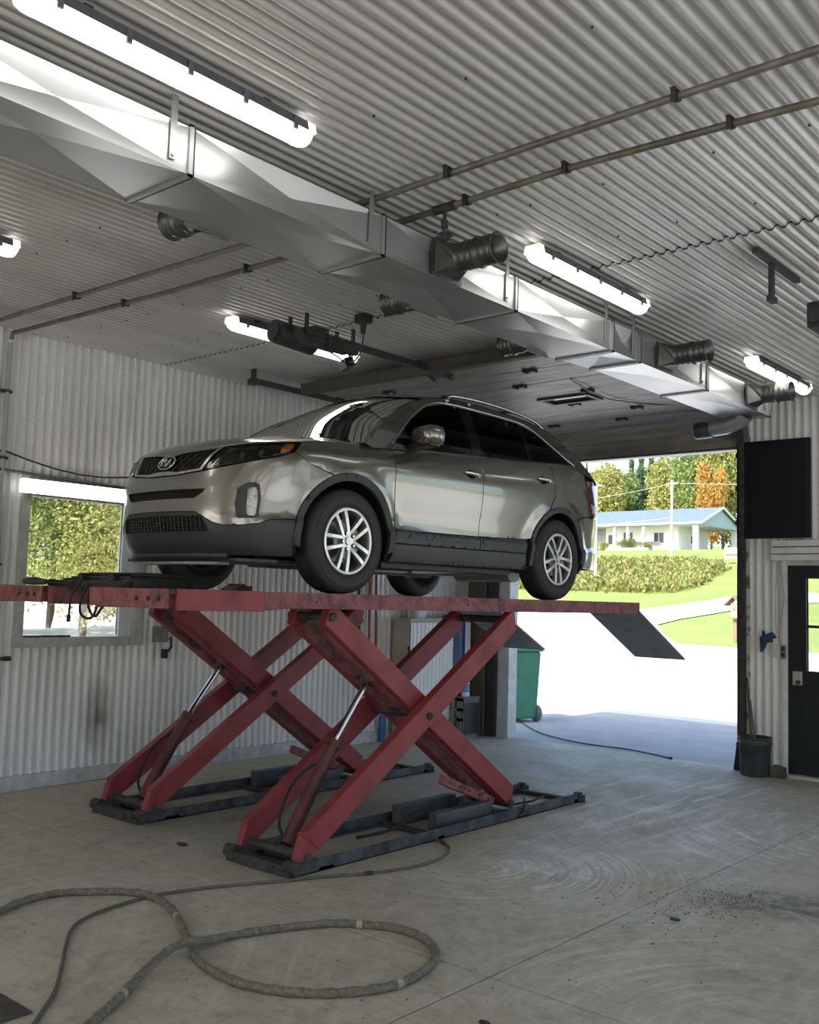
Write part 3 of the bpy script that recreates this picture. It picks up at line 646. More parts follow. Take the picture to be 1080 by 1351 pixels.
def build_lift(name, label, xo, xi, pxo, sgn, dy, pin, front_in, group, hose):
    """xo, xi: outer-facing and inner x of the base (camera side first); sgn -1: mirrored"""
    r = empty(name, ((xo+xi)/2, 6.2+dy, 0)); ox, oy = -(xo+xi)/2, -6.2
    def B(mb, nm, m_, bevel=0., parent=None):
        mb.v = [(x+ox, y+oy, z) for x, y, z in mb.v]; return mb.build(nm, m_, parent or r, bevel=bevel)
    tag(r, label, 'car lift', group)
    hi, lo = max(xo, xi), min(xo, xi); xc0 = (lo+hi)/2
    # base
    for x in (hi-.07, lo):
        mb = MB(); mb.box(x, x+.07, 4.50, 7.92, 0, .012).box(x if x == lo else x+.058, x+.012 if x == lo else x+.07, 4.50, 7.92, 0, .085); B(mb, 'base_rail', m_base, .003)
    for y0, y1, z in ((4.40, 4.48, .07), (4.66, 4.80, .03), (5.9, 5.98, .03), (7.0, 7.1, .02), (7.84, 7.90, .04)): B(MB().box(lo, hi, y0, y1, 0, z), 'cross_member', m_rust, .004)
    for x in (hi-.02, lo+.02): B(MB().cyl((x-.05, 4.44, .06), (x+.05, 4.44, .06), .045, 14), 'foot_roller', m_rust)
    B(MB().cyl((lo, 4.56, .11), (hi, 4.56, .11), .032, 14), 'pivot_shaft', m_rust)
    for x in (hi-.015, lo+.015): B(MB().cyl((x-.03, 7.93, .03), (x+.04, 7.98, .03), .035, 10).box(x-.03, x+.03, 7.90, 7.95, 0, .09), 'end_stop', m_rust)
    B(MB().box(hi-.18, hi-.10, 6.0, 6.72, .02, .16), 'slide_block', mat('slide_block_grey', (.12, .13, .14), .45, .4, (.07, .07, .07), 6.), .004)
    B(MB().box(lo+.08, lo+.16, 6.0, 6.72, .02, .16), 'slide_block', MATS['slide_block_grey'], .004)
    B(MB().box(hi-.16, hi-.12, 6.6, 7.3, .012, .05), 'slide_rail', m_base)
    # outer pair A and inner pair B
    A0, A1, B0, B1 = (4.585, .195), (6.87, 1.655), (4.79, 1.685), (7.02, .165)
    aw, bw = .075, .075
    for x0 in (hi-aw, lo):
        o = B(arm(x0, x0+aw, A0, A1, .168, (-.03, .03), (.03, -.05)), 'scissor_arm', m_red, .006)
        f = MB(); f.prism([(4.47, .085), (4.60, .085), (4.66, .16), (4.60, .27), (4.53, .27)], 'x', x0+.005, x0+aw-.005); B(f, 'arm_foot', m_red, .004, None)
    for x0 in (hi-aw-.045-bw, lo+aw+.045):
        B(arm(x0, x0+bw, B0, B1, .165, (-.03, .02), (-.02, .07)), 'scissor_arm', m_red, .006)
    for x0 in (hi-aw-.045-bw*.9-.055, lo+aw+.045+bw*.9):     # inner flange bars beside pair B
        B(arm(x0, x0+.06, (4.83, 1.60), (6.98, .15), .10, (0, 0), (-.1, -.05)), 'arm_stiffener', m_red2, .004)
    B(MB().cyl((lo-.004, 5.76, .93), (hi+.004, 5.76, .93), .030, 16), 'centre_pin', m_rust)
    for x in (hi+.006, lo-.006): B(MB().cyl((x-.008, 5.76, .93), (x+.008, 5.76, .93), .030, 6), 'pin_nut', m_rust)
    B(MB().cyl((lo+.02, 6.86, 1.645), (hi-.02, 6.86, 1.645), .03, 12), 'top_shaft', m_rust)
    B(MB().cyl((lo+.1, 4.82, 1.66), (hi-.1, 4.82, 1.66), .03, 12), 'top_shaft', m_rust)
    B(MB().cyl((lo+.1, 7.0, .10), (hi-.1, 7.0, .10), .035, 14), 'slide_shaft', m_rust)
    B(MB().cyl((lo+.19, 5.41, 1.19), (hi-.19, 5.41, 1.19), .030, 14).box(xc0-.045, xc0+.045, 5.37, 5.46, 1.14, 1.22), 'cylinder_yoke', m_rust)
    xc = (lo+hi)/2
    B(MB().cyl((xc, 4.66, .12), (xc, 5.07, .75), .048, 18).cyl((xc, 5.06, .735), (xc, 5.085, .77), .056, 18), 'cylinder_barrel', m_hyd)
    B(MB().cyl((xc, 5.07, .75), (xc, 5.41, 1.18), .024, 16), 'piston_rod', m_chrome)
    lk = MB(); lk.bar((xc+sgn*.12, 6.17, .385), (xc+sgn*.12, 6.85, .13), .05, .07); lo_ = B(lk, 'lock_rack', m_red2, .004)
    ho = MB()
    for k in range(5):
        t = (k+.6)/5.2; y = 6.17+.68*t; z = .385-.255*t; ho.cyl((xc+sgn*.12-.028, y, z), (xc+sgn*.12+.028, y, z), .012, 8)
    B(ho, 'lock_hole', m_black, 0., lo_)
    # platform
    pi0, pi1, fi0, fi1 = pin, pxo, front_in, pxo
    pl = B(MB().box(pi0+.012, pi1-.012, 4.08, 9.03, PLAT_Z-.03, PLAT_Z), 'platform_deck', m_deck)
    B(MB().box(fi0+.012, fi1-.012, 3.40, 4.08, PLAT_Z-.03, PLAT_Z), 'front_deck', m_deck)
    for x in (pi0, pi1-.014): B(MB().prism([(4.10, PLAT_Z-.118), (4.14, PLAT_Z-.118), (4.30, PLAT_Z-.105), (9.04, PLAT_Z-.112), (9.04, PLAT_Z+.0), (4.10, PLAT_Z+.0)], 'x', x, x+.014), 'side_rail', m_red2, .003)
    for x in (fi0, fi1-.016): B(MB().box(x, x+.016, 3.44, 4.10, PLAT_Z-.125, PLAT_Z+.002), 'side_rail', m_red if hose else m_red2, .003)
    fp = B(MB().box(fi0, fi1-.03, 3.395, 3.41, PLAT_Z-.115, PLAT_Z), 'front_plate', m_red2, .003)
    for k in (.08, .18, .30): B(MB().cyl((fi1-k-.04, 3.388, PLAT_Z-.06), (fi1-k-.04, 3.40, PLAT_Z-.06), .014, 10), 'bolt_hole', m_black, 0., fp)
    ep = B(MB().box(pi0, pi1, 9.028, 9.042, PLAT_Z-.112, PLAT_Z), 'end_plate', m_red2)
    for y in (4.55, 6.2, 6.62): B(MB().cyl((pi1+.0005, y, PLAT_Z-.06), (pi1+.002, y, PLAT_Z-.06), .012, 8), 'bolt_hole', m_black)
    for y in (4.9, 5.7, 6.5, 7.5, 8.4): B(MB().box(pi0+.02, pi1-.02, y, y+.05, PLAT_Z-.09, PLAT_Z-.03), 'deck_rib', m_red2)
    # ramp flap hanging from the rear edge
    xa, xb = lo, hi
    fl = MB(); fl.obox(((xa+xb)/2, 9.05+.535, PLAT_Z-.10-.235), ((xb-xa)/2-.02, 0, 0), (0, .545, -.265), (0, .0039, .0081)); B(fl, 'ramp_flap', mat('ramp_flap_grey', (.30, .31, .31), .55, .2, (.22, .22, .22), 5.), .002)
    hn = MB().cyl((xa+.03, 9.05, PLAT_Z-.09), (xb-.03, 9.05, PLAT_Z-.09), .016, 10); B(hn, 'ramp_hinge', m_rust)
    # hoses
    B(MB().tube(catmull([(xc-.06, 4.72, .10), (xc-.13, 4.70, .25), (xc-.12, 4.82, .50), (xc-.03, 4.97, .62), (xc-.04, 4.95, .45), (xc-.1, 4.8, .2), (xc-.15, 4.75, .08)], 5), .011, 8), 'hydraulic_hose', m_rubber)
    if hose: B(MB().tube(catmull([(xc+.0, 5.35, .05), (xc+.06, 5.65, .07), (xc+.10, 5.95, .16), (xc+.14, 6.25, .13), (xc+.05, 6.6, .05)], 5), .012, 8), 'hydraulic_hose', m_rubber)
    B(MB().tube([(xc+.1, 7.1, .05), (xc+.16, 7.4, .06), (xc+.05, 7.75, .04)], .010, 7), 'hydraulic_hose', m_rubber)
    B(MB().tube([(hi+.015, 6.95, .02), (hi+.015, 7.02, .05), (hi+.015, 7.02, .16)], .010, 7), 'release_lever', m_rust)
    return r
build_lift('scissor_lift', 'red scissor lift standing nearer the camera, its side rail in full view', -4.74, -5.38, -4.74, 1, 0., -5.44, -5.60, 'pair of red scissor lifts', True)
build_lift('scissor_lift', 'red scissor lift standing beyond the nearer one, by the window wall', -6.62, -7.26, -6.40, 1, .13, -7.26, -7.30, 'pair of red scissor lifts', False)
# ================================================================ car: panels cut from that surface
XC, YF = -5.68, 3.92
car = empty('car', (XC, YF, PLAT_Z)); tag(car, 'silver grey sport utility vehicle raised on the red scissor lifts', 'car')
m_paint = mat('silver_grey_paint', (.235, .232, .212), .23, .80, coat=1.0)
m_clad = mat('charcoal_cladding', (.024, .027, .031), .45, 0., (.031, .034, .038), 30.)
m_core = mat('car_inner_black', (.006, .006, .007), .8)
m_trim = mat('bright_window_trim', (.62, .63, .64), .22, 1.)
m_glass = glass_mat('tinted_car_glass', (.05, .056, .054), ior=1.45)
m_privacy = glass_mat('privacy_car_glass', (.012, .013, .014), ior=1.42)
m_wshield = glass_mat('windscreen_glass', (.20, .24, .22), ior=1.55)
m_gloss = mat('gloss_black', (.008, .008, .009), .12)
m_lens = glass_mat('lamp_lens', (.92, .94, .94), ior=1.45)
A = s_at_u
def dens(pts, step):
    out = []
    n = len(pts)
    for i in range(n):
        a, b = pts[i], pts[(i+1) % n]; k = max(1, int(math.ceil(math.hypot(b[0]-a[0], b[1]-a[1])/step)))
        out += [(a[0]+(b[0]-a[0])*j/k, a[1]+(b[1]-a[1])*j/k) for j in range(k)]
    return out
def inside(P, poly):
    x, y = P[:, 0], P[:, 1]; r = np.zeros(len(P), bool); q = np.array(poly); n = len(q)
    for i in range(n):
        x0, y0 = q[i]; x1, y1 = q[i-1]
        c = ((y0 > y) != (y1 > y)); xx = (x1-x0)*(y-y0)/((y1-y0) if y1 != y0 else 1e-12)+x0; r ^= c & (x < xx)
    return r
def patch(poly, fn, off=0., holes=(), step=.03, skirt=.012, flip=False):
    loops = [dens(poly, step)]+[dens(h, step) for h in holes]
    bd = np.array([p for l in loops for p in l])
    g = []; x0, y0 = bd.min(0); x1, y1 = bd.max(0)
    nx, ny = int((x1-x0)/step)+1, int((y1-y0)/step)+1
    g = np.array([(x0+(i+.5+.0*(j % 2))*step, y0+(j+.5)*step) for i in range(nx) for j in range(ny)])
    k = inside(g, loops[0])
    for h in loops[1:]: k &= ~inside(g, h)
    g = g[k]
    if len(g):
        d = np.min(np.hypot(g[:, None, 0]-bd[None, :, 0], g[:, None, 1]-bd[None, :, 1]), axis=1); g = g[d > .55*step]
    pts = [Vector(p) for p in bd]+[Vector(p) for p in g]; ed = []; o = 0
    for l in loops:
        n = len(l); ed += [(o+i, o+(i+1) % n) for i in range(n)]; o += n
    V, E_, F, _, _, _ = delaunay_2d_cdt(pts, ed, [], 0, 1e-6)
    V2 = np.array([(p.x, p.y) for p in V]); F = [tuple(f) for f in F]
    C = np.array([V2[list(f)].mean(0) for f in F]); k = inside(C, loops[0])
    for h in loops[1:]: k &= ~inside(C, h)
    F = [f for f, q in zip(F, k) if q]
    used = sorted({i for f in F for i in f}); mp = {u: i for i, u in enumerate(used)}
    mb = MB(); fl = []
    for f in F:
        a = V2[list(f)]; ar = (a[1][0]-a[0][0])*(a[2][1]-a[0][1])-(a[2][0]-a[0][0])*(a[1][1]-a[0][1])
        f = tuple(mp[i] for i in f); fl.append(f if ar > 0 else f[::-1])
    def P(s, w, o): u, v, z = fn(s, w, o); return (-v if flip else v, u, z)
    if flip: fl = [f[::-1] for f in fl]
    mb.add([P(*V2[i], off) for i in used], fl, True)
    if skirt:
        for li, l in enumerate(loops):
            n = len(l); ccw = sum(l[i][0]*l[(i+1) % n][1]-l[(i+1) % n][0]*l[i][1] for i in range(n)) > 0
            a = [P(*p, off) for p in l]; b = [P(*p, off-skirt) for p in l]; fs = []
            fw = ccw ^ (li > 0) ^ flip
            for i in range(n):
                j = (i+1) % n; q = (i, n+i, n+j, j); fs.append(q if fw else q[::-1])
            mb.add(a+b, fs, False)
    return mb
def mir(p): return [(-a, b) for a, b in p[::-1]]
def both(name, poly, m_, fn=None, off=0., holes=(), step=.03, skirt=.012, parent=None, label=None):
    fn = fn or shell; out = []
    for fl in (False, True):
        o = patch(poly, fn, off, holes, step, skirt, fl).build(name, m_, parent or car, fix=False); out.append(o)
    return out
def full(name, half, m_, off=0., hole_half=None, holes=(), step=.03, skirt=.012, parent=None, bottom=True):
    """symmetric front or rear panel from its right half (first point on the axis, last point on the axis)"""
    poly = half+[(-a, b) for a, b in half[::-1] if abs(a) > 1e-6]
    return patch(poly, shell, off, holes, step, skirt).build(name, m_, parent or car, fix=False)
def arcp(cu, cw, r, a0, a1, n=14):
    return [(A(cu+r*math.cos(math.radians(a0+(a1-a0)*i/n))), cw+r*math.sin(math.radians(a0+(a1-a0)*i/n))) for i in range(n+1)]
FW, RW, WCZ = .945, 3.635, .368
RO, RI = .467, .415
belt = lambda u: _lin([(1.42, 1.088), (1.87, 1.117), (2.46, 1.152), (3.19, 1.20), (3.87, 1.245), (4.3, 1.25), (4.6, 1.2)], u)

# ---- black core behind the panel gaps
core = [(0.0, .24), (A(.46), .24)]+arcp(FW, WCZ, RI+.02, 195, -15, 18)+[(A(1.5), .25), (A(3.1), .25)]+arcp(RW, WCZ, RI+.02, 195, -15, 18)+[(A(4.2), .30), (SMAX-.01, .30), (SMAX-.01, 1.1), (A(4.3), 1.2), (A(3.4), 1.17), (A(2.4), 1.12), (A(1.5), 1.07), (A(1.1), 1.03), (A(.5), .96), (.5, .92), (0, .90)]
both('inner_shell', core, m_core, off=-.034, step=.03, skirt=0)
# ---- front bumper
hl = [(.410, .800), (.470, .900), (.535, .968), (.72, .982), (.92, .994), (1.155, 1.018), (1.06, .932), (.963, .898), (.815, .868), (.627, .831), (.479, .808)]
archF = lambda a0, a1, r=RO, n=12: arcp(FW, WCZ, r, a0, a1, n)
half = [(0, .522), (.15, .522), (.38, .518), (.43, .495), (.52, .446), (.60, .428), (.70, .430), (.83, .446), (.90, .472), (1.0, .484), (A(.488), .484)]+archF(162, 113, RO+.004, 8)
half += [(1.164, .868), (1.088, .925), (1.06, .926), (.963, .889), (.815, .859), (.627, .822), (.479, .798), (.40, .785), (.157, .765), (0, .762)]
slot = [(-.36, .605), (.36, .605), (.43, .64), (.45, .668), (.2, .668), (-.2, .668), (-.45, .668), (-.43, .64)]
fogh = [(.667, .57), (.681, .485), (.70, .472), (.80, .478), (.83, .495), (.842, .61), (.83, .70), (.80, .713), (.745, .708), (.684, .672)]
full('front_bumper', half, m_paint, holes=[slot, fogh, mir(fogh)], step=.028)
patch([(-.47, .59), (.47, .59), (.47, .685), (-.47, .685)], shell, -.03, step=.05, skirt=0).build('upper_intake', m_core, car, fix=False)
mb = MB()
for k in (.622, .640, .656): mb.tube([(shell(s, k, -.014)[1], shell(s, k, -.014)[0], k) for s in [i*.04-.44 for i in range(23)]], .004, 6)
mb.build('intake_slat', m_gloss, car)
half = [(0, .245), (.25, .245), (.6, .235), (A(.40), .235), (A(.50), .24), (A(.482), .34), (A(.482), .478), (1.0, .478), (.90, .466), (.83, .440), (.70, .424), (.60, .422), (.515, .440), (.425, .489), (.375, .512), (.15, .516), (0, .516)]
intk = [(-.485, .385), (.485, .385), (.465, .44), (.43, .487), (.2, .492), (-.2, .492), (-.43, .487), (-.465, .44)]
full('lower_bumper', half, m_clad, holes=[intk], step=.03, off=.0)
patch([(-.5, .37), (.5, .37), (.5, .50), (-.5, .50)], shell, -.035, step=.05, skirt=0).build('lower_intake', m_core, car, fix=False)
mb = MB()
for k in (.405, .425, .445, .465): mb.tube([(shell(s, k, -.018)[1], shell(s, k, -.018)[0], k) for s in [i*.04-.46 for i in range(24)]], .0035, 5)
for i in range(24):
    s = -.45+i*.039; mb.tube([(shell(s, k, -.018)[1], shell(s, k, -.018)[0], k) for k in (.39, .44, .485)], .003, 5)
mb.build('intake_mesh', m_gloss, car)
lip = MB(); lip.tube([(shell(s, .25, -.03)[1], shell(s, .25, -.03)[0], .232) for s in [i*.05-.6 for i in range(25)]], .028, 10); lip.build('chin_spoiler', m_clad, car)
tray = MB(); tray.prism([(-.62, .20), (.62, .20), (.68, .50), (.60, .72), (-.60, .72), (-.68, .50)], 'z', .195, .215); tray.build('splash_tray', m_clad, car)
pl = MB(); pl.prism([(-.5, .16), (.2, .10), (.45, .16), (.45, .28), (-.5, .28)], 'z', .172, .190); pl.build('skid_plate', mat('grey_skid_plate', (.25, .25, .25), .5), car)
# ---- grille, emblem
gr = [(-.395, .795), (-.16, .772), (.16, .772), (.395, .795), (.452, .90), (.518, .966), (.33, .952), (0, .940), (-.33, .952), (-.518, .966), (-.452, .90)]
def inset_poly(p, k, cy=.87): return [(x*k, cy+(y-cy)*(k-.10)) for x, y in p]
gi = [(-.372, .806), (-.16, .790), (-.07, .800), (.07, .800), (.16, .790), (.372, .806), (.428, .90), (.470, .947), (.30, .938), (.12, .925), (.06, .912), (-.06, .912), (-.12, .925), (-.30, .938), (-.470, .947), (-.428, .90)]
gf = patch(gr, shell, .010, [gi], .022, .03).build('grille_frame', m_trim, car, fix=False)
patch(gr, shell, -.028, (), .05, 0).build('grille_backing', m_core, car, fix=False)
mb = MB()
for k in range(-9, 10):
    for sg in (1, -1):
        pts = []
        for i in range(13):
            t = i/12; s_ = k*.075+sg*(t-.5)*.16; w_ = .795+.145*t
            if abs(s_) < .40+.05*t and inside(np.array([[s_, w_]]), gi)[0]: u, v, z = shell(s_, w_, -.006); pts.append((v, u, z))
        if len(pts) > 2: mb.tube(pts, .0045, 5)
mb.build('grille_mesh', m_gloss, car)
em = MB(); EC = (.005, .866)
def epos(a, b, o): u, v, z = shell(EC[0]+a, EC[1]+b, o); return (v, u, z)
em.tube([epos(.092*math.cos(t), .047*math.sin(t), .012) for t in [2*PI*i/36 for i in range(36)]], .0055, 8, closed=True)
for pts in ([(-.058, -.027), (-.058, .027)], [(-.024, .027), (-.055, .0), (-.020, -.027)], [(-.004, -.027), (-.004, .027)], [(.014, -.027), (.036, .027), (.058, -.027)]):
    em.tube([epos(a, b, .014) for a, b in pts], .0050, 6)
emb = em.build('emblem', m_chrome, car)
patch([(EC[0]+.092*math.cos(t), EC[1]+.047*math.sin(t)) for t in [2*PI*i/28 for i in range(28)]], shell, .004, (), .03, 0).build('emblem_plate', m_gloss, emb, fix=False)
# ---- headlamps, fog lamps
for fl in (False, True):
    r = patch(hl, shell, -.035, (), .04, 0, fl).build('headlamp', mat('lamp_reflector', (.50, .51, .52), .32, .6, (.22, .225, .23), 9.), car, fix=False)
    ins = [(.44, .822), (.50, .91), (.55, .953), (.72, .966), (.92, .978), (1.10, 1.0), (1.04, .936), (.95, .908), (.81, .88), (.63, .845), (.50, .82)]
    patch(hl, shell, -.002, [ins], .03, .03, fl).build('bezel', m_gloss, r, fix=False)
    patch([(.970, .918), (1.045, .945), (1.115, 1.003), (1.03, .990), (.985, .955)], shell, -.012, (), .03, .01, fl).build('amber_reflector', mat('amber_plastic', (.85, .26, .03), .25), r, fix=False)
    patch([(.455, .828), (.50, .833), (.535, .905), (.50, .908)], shell, -.012, (), .02, .01, fl).build('chrome_blade', m_chrome, r, fix=False)
    patch([(.60, .945), (.72, .958), (.92, .970), (1.03, .985), (1.01, .968), (.92, .955), (.72, .943), (.60, .93)], shell, -.014, (), .03, .01, fl).build('chrome_blade', mat('dull_chrome', (.45, .46, .47), .25, 1.), r, fix=False)
    for cs, cw, rr in ((.825, .915, .034), (.68, .893, .036)):
        u, v, z = shell(cs, cw, -.02); p = Vector(((-v if fl else v), u, z)); pr = MB(); d = Vector(((-.35 if fl else .35), -.93, 0)).normalized()
        pr.tube([p-d*.03, p, p+d*.008], [rr*.8, rr, rr*.92], 18, cap=False); pr.build('projector_ring', m_chrome, r)
        MB().tube([p-d*.02, p-d*.005, p+d*.004], [rr*.8, rr*.75, .004], 16).build('projector_lens', mat('lamp_core_glass', (.10, .11, .12), .06), r)
    patch(hl, shell, .002, (), .035, .004, fl).build('lens', m_lens, r, fix=False)
    fh = patch(fogh, shell, -.035, (), .04, 0, fl).build('fog_lamp', m_core, car, fix=False)
    inn = [(.742, .52), (.748, .66), (.76, .678), (.80, .682), (.816, .66), (.820, .59), (.812, .505), (.80, .492), (.755, .496)]
    patch(fogh, shell, -.006, [inn], .03, .03, fl).build('fog_bezel', m_clad, fh, fix=False)
    patch(inn, shell, -.02, (), .03, 0, fl).build('fog_lens', mat('fog_lens_glass', (.50, .50, .46), .12, .3, (.30, .30, .28), 30., stretch=(1, 1, 3)), fh, fix=False)
# ---- fenders, doors, quarters
fender = archF(111, 18, RO+.004, 16)+[(A(1.408), .484), (A(1.415), .60), (A(1.388), .80), (A(1.385), .94), (A(1.42), 1.03), (A(1.44), 1.075), (A(1.36), 1.115), (A(1.20), 1.12), (1.70, 1.083), (1.514, 1.063), (1.30, 1.047), (1.172, 1.030), (1.164, 1.018), (1.070, .933), (1.095, .926), (1.170, .868)]
both('fender', fender, m_paint, step=.026)
def dtop(u0, u1, n=10): return [(A(u0+(u1-u0)*i/n), belt(u0+(u1-u0)*i/n)) for i in range(n+1)]
fd = [(A(1.418), .482), (A(1.9), .490), (A(2.448), .497), (A(2.452), .70), (A(2.45), .95), (A(2.462), 1.05)]+dtop(2.462, 1.45, 12)+[(A(1.428), 1.03), (A(1.393), .94), (A(1.396), .80), (A(1.423), .60)]
rd = [(A(2.456), .497), (A(3.0), .513), (A(3.135), .519)]+arcp(RW, WCZ, RO+.006, 160, 118, 8)+[(A(3.48), .868), (A(3.535), .93), (A(3.55), 1.0), (A(3.555), 1.1), (A(3.555), belt(3.555))]+dtop(3.555, 2.470, 12)[1:]+[(A(2.458), .95), (A(2.460), .70)]
qp = arcp(RW, WCZ, RO+.004, 114, 52, 10)+[(4.62, .772), (4.70, .785), (4.80, .788), (4.815, .80), (4.775, .95), (4.745, 1.12), (4.75, 1.19)]+dtop(4.13, 3.563, 8)+[(A(3.563), 1.1), (A(3.557), 1.0), (A(3.542), .925), (A(3.486), .860)]
for nm, p in (('front_door', fd), ('rear_door', rd), ('quarter_panel', qp)): both(nm, p, m_paint, step=.026)
fdl = [(A(1.42), .384), (A(2.447), .389), (A(2.447), .490), (A(1.9), .483), (A(1.418), .475)]
rdl = [(A(2.457), .389), (A(3.10), .396), (A(3.105), .44), (A(3.13), .51), (A(3.0), .506), (A(2.457), .490)]
for nm, p in (('door_moulding', fdl), ('door_moulding', rdl)):
    for o in both(nm, p, m_clad, off=.004, step=.016): pass
for p in ([(A(1.56), .425), (A(2.41), .437), (A(2.41), .462), (A(1.60), .455)], [(A(2.49), .440), (A(3.06), .447), (A(3.08), .470), (A(2.49), .464)]): both('moulding_ridge', p, m_clad, off=.011, step=.012, skirt=.01)
sill = [(A(1.40), .245), (A(3.08), .255), (A(3.13), .31), (A(3.11), .386), (A(2.45), .380), (A(1.42), .374)]
both('sill', sill, m_clad, off=.002, step=.018)
both('arch_flare', archF(-6, 186, RO, 30)+archF(190, -10, RI, 30), m_clad, off=.010, step=.03, skirt=.03)
both('arch_flare', arcp(RW, WCZ, RO, -4, 190, 30)+arcp(RW, WCZ, RI, 190, -4, 30), m_clad, off=.010, step=.03, skirt=.03)
for fl in (False, True):                                            # fuel flap seam, door handles
    sg = -1 if fl else 1
    if not fl:
        fu = MB(); c0 = A(3.77); pts = [(c0+.07*math.cos(t)*(1 if abs(math.cos(t)) < .8 else .95), 1.0+.075*math.sin(t)) for t in [2*PI*i/24 for i in range(24)]]
        patch(pts, shell, .003, (), .03, .006).build('fuel_flap', m_paint, car, fix=False)
    for u0, w0 in ((2.30, .985), (3.365, 1.055)):
        s0 = A(u0); q = [(s0+.055*math.cos(t), w0+.038*math.sin(t)) for t in [2*PI*i/20 for i in range(20)]]
        cup = patch(q, shell, .002, (), .02, 0, fl).build('handle_cup', m_gloss, car, fix=False)
        h = MB(); pts = []
        for i in range(11):
            t = i/10; u, v, z = shell(s0-.085+.19*t, w0+.006-.012*t, .010+.030*math.sin(PI*min(1, max(0, t)))); pts.append((v*sg, u, z))
        h.tube(pts, [.010+.007*math.sin(PI*i/10) for i in range(11)], 10); h.build('door_handle', m_chrome, car)
# ---- rear
tl = [(4.822, .805), (4.92, .80), (5.18, .81), (5.26, .90), (5.27, 1.03), (5.20, 1.12), (4.98, 1.145), (4.757, 1.13), (4.783, .95)]
for fl in (False, True):
    t_ = patch(tl, shell, .006, (), .035, .02, fl).build('tail_lamp', mat('red_lamp_plastic', (.20, .05, .07), .10, coat=1.), car, fix=False)
    patch([(4.84, .83), (5.0, .83), (5.02, .90), (4.84, .905)], shell, .008, (), .04, .004, fl).build('reversing_lens', mat('clear_lamp_plastic', (.55, .56, .58), .12), t_, fix=False)
rb = arcp(RW, WCZ, RO+.004, 50, -8, 10)[::-1]
half = [(SMAX-.002, .31), (A(4.5), .30)]+[(s, w) for s, w in rb]+[(4.63, .764), (4.70, .777), (4.82, .780), (5.2, .79), (SMAX-.002, .79)]
both('rear_bumper', half, m_paint, step=.02)
tg = [(5.205, .80), (SMAX-.002, .80), (SMAX-.002, 1.17), (5.21, 1.16), (5.285, 1.03), (5.275, .90)]
both('tailgate', tg, m_paint, step=.035)

# ---- bonnet
hp = [(0., .955), (.33, .962), (.535, .978), (.72, .990), (.92, 1.002), (1.164, 1.028), (1.30, 1.044), (1.514, 1.060), (1.70, 1.079)]
edge = []
for i in range(81):
    s_ = 1.72*i/80; w_ = _lin([(a, b) for a, b in hp], s_); u, v, z = shell(s_, w_, .002); edge.append((u, v, z))
def edge_at(u):
    if u <= edge[0][0]: return edge[0][1], edge[0][2]
    for a, b in zip(edge, edge[1:]):
        if b[0] >= u:
            t = (u-a[0])/max(1e-9, b[0]-a[0]); return a[1]+(b[1]-a[1])*t, a[2]+(b[2]-a[2])*t
    return edge[-1][1], edge[-1][2]
hb_u0 = edge[0][0]
def crown(u): return _lin([(hb_u0, .004), (hb_u0+.05, .022), (.30, .052), (.6, .068), (1.0, .070), (1.2, .062)], u)
def hood_w(u, v):
    ve, we = edge_at(min(u, edge[-1][0])); t = min(1., abs(v)/max(ve, 1e-4)); b = 1-abs(t)**3.2
    rid = .010*math.exp(-((abs(v)-.48-.1*u)/.06)**2)*min(1, max(0, (u-.2)/.3))
    return we+crown(u)*b+rid*(1-t**6)
outl = [(v, u) for u, v, z in edge]; rear_v = outl[-1][0]
rearc = [(rear_v*(1-k/10), edge[-1][0]-.13*(1-(1-k/10)**2)) for k in range(1, 11)]
outl = outl+rearc; outl = [(0, edge[0][0])]+outl[1:]
poly = outl[:-1]+[outl[-1]]+[(-a, b) for a, b in outl[-2:0:-1]]
def hoodfn(a, b, off): return (b, a, hood_w(b, a)+off)
patch(poly, hoodfn, .0, (), .035, .02).build('bonnet', m_paint, car, fix=False)

# ---- roof, pillars, glass
APIL = [(1.13, 1.085), (1.29, 1.205), (1.51, 1.362), (1.79, 1.505), (2.03, 1.585)]
ROOFL = [(2.03, 1.585), (2.325, 1.622), (2.76, 1.628), (3.26, 1.605), (3.6, 1.56), (3.81, 1.482), (4.075, 1.345), (4.36, 1.16)]
TRIM = [(1.43, 1.125), (1.625, 1.300), (1.826, 1.445), (2.045, 1.542), (2.255, 1.575), (2.588, 1.578), (3.156, 1.566), (3.366, 1.532), (3.559, 1.445), (3.804, 1.322), (3.97, 1.255)]
sideframe = catmull(APIL, 4)+catmull(ROOFL, 4)[1:]+[(4.36, 1.15), (3.87, 1.235), (3.19, 1.19), (2.46, 1.142), (1.87, 1.107), (1.45, 1.08), (1.2, 1.06)]
def wbelt(u): return belt(u)+.006
def top_at(u): return _lin([(a, b) for a, b in TRIM], u)-.012
def win_poly(u0, u1, inset=.0, n=10):
    lo_ = [(u0+(u1-u0)*i/n, wbelt(u0+(u1-u0)*i/n)) for i in range(n+1)]
    hi_ = [(u1+(u0-u1)*i/n, top_at(u1+(u0-u1)*i/n)) for i in range(n+1)]
    return [p for p in lo_ if True]+[p for p in hi_ if p[1] > wbelt(p[0])+.004]
w1 = win_poly(1.50, 2.385); w2 = win_poly(2.54, 3.20); w3 = win_poly(3.265, 3.90)
both('side_frame', sideframe, m_paint, fn=green, off=0., holes=[win_poly(1.46, 3.93)], step=.04, skirt=.02)
for u0, u1 in ((2.39, 2.535), (3.205, 3.26)): both('pillar_cover', win_poly(u0, u1, n=4), m_gloss, fn=green, off=-.002, step=.04, skirt=.02)
both('quarter_light', win_poly(1.455, 1.62, n=4), m_gloss, fn=green, off=-.003, step=.04, skirt=.01)
both('side_window', win_poly(1.62, 2.39), m_glass, fn=green, off=-.006, step=.05, skirt=0)
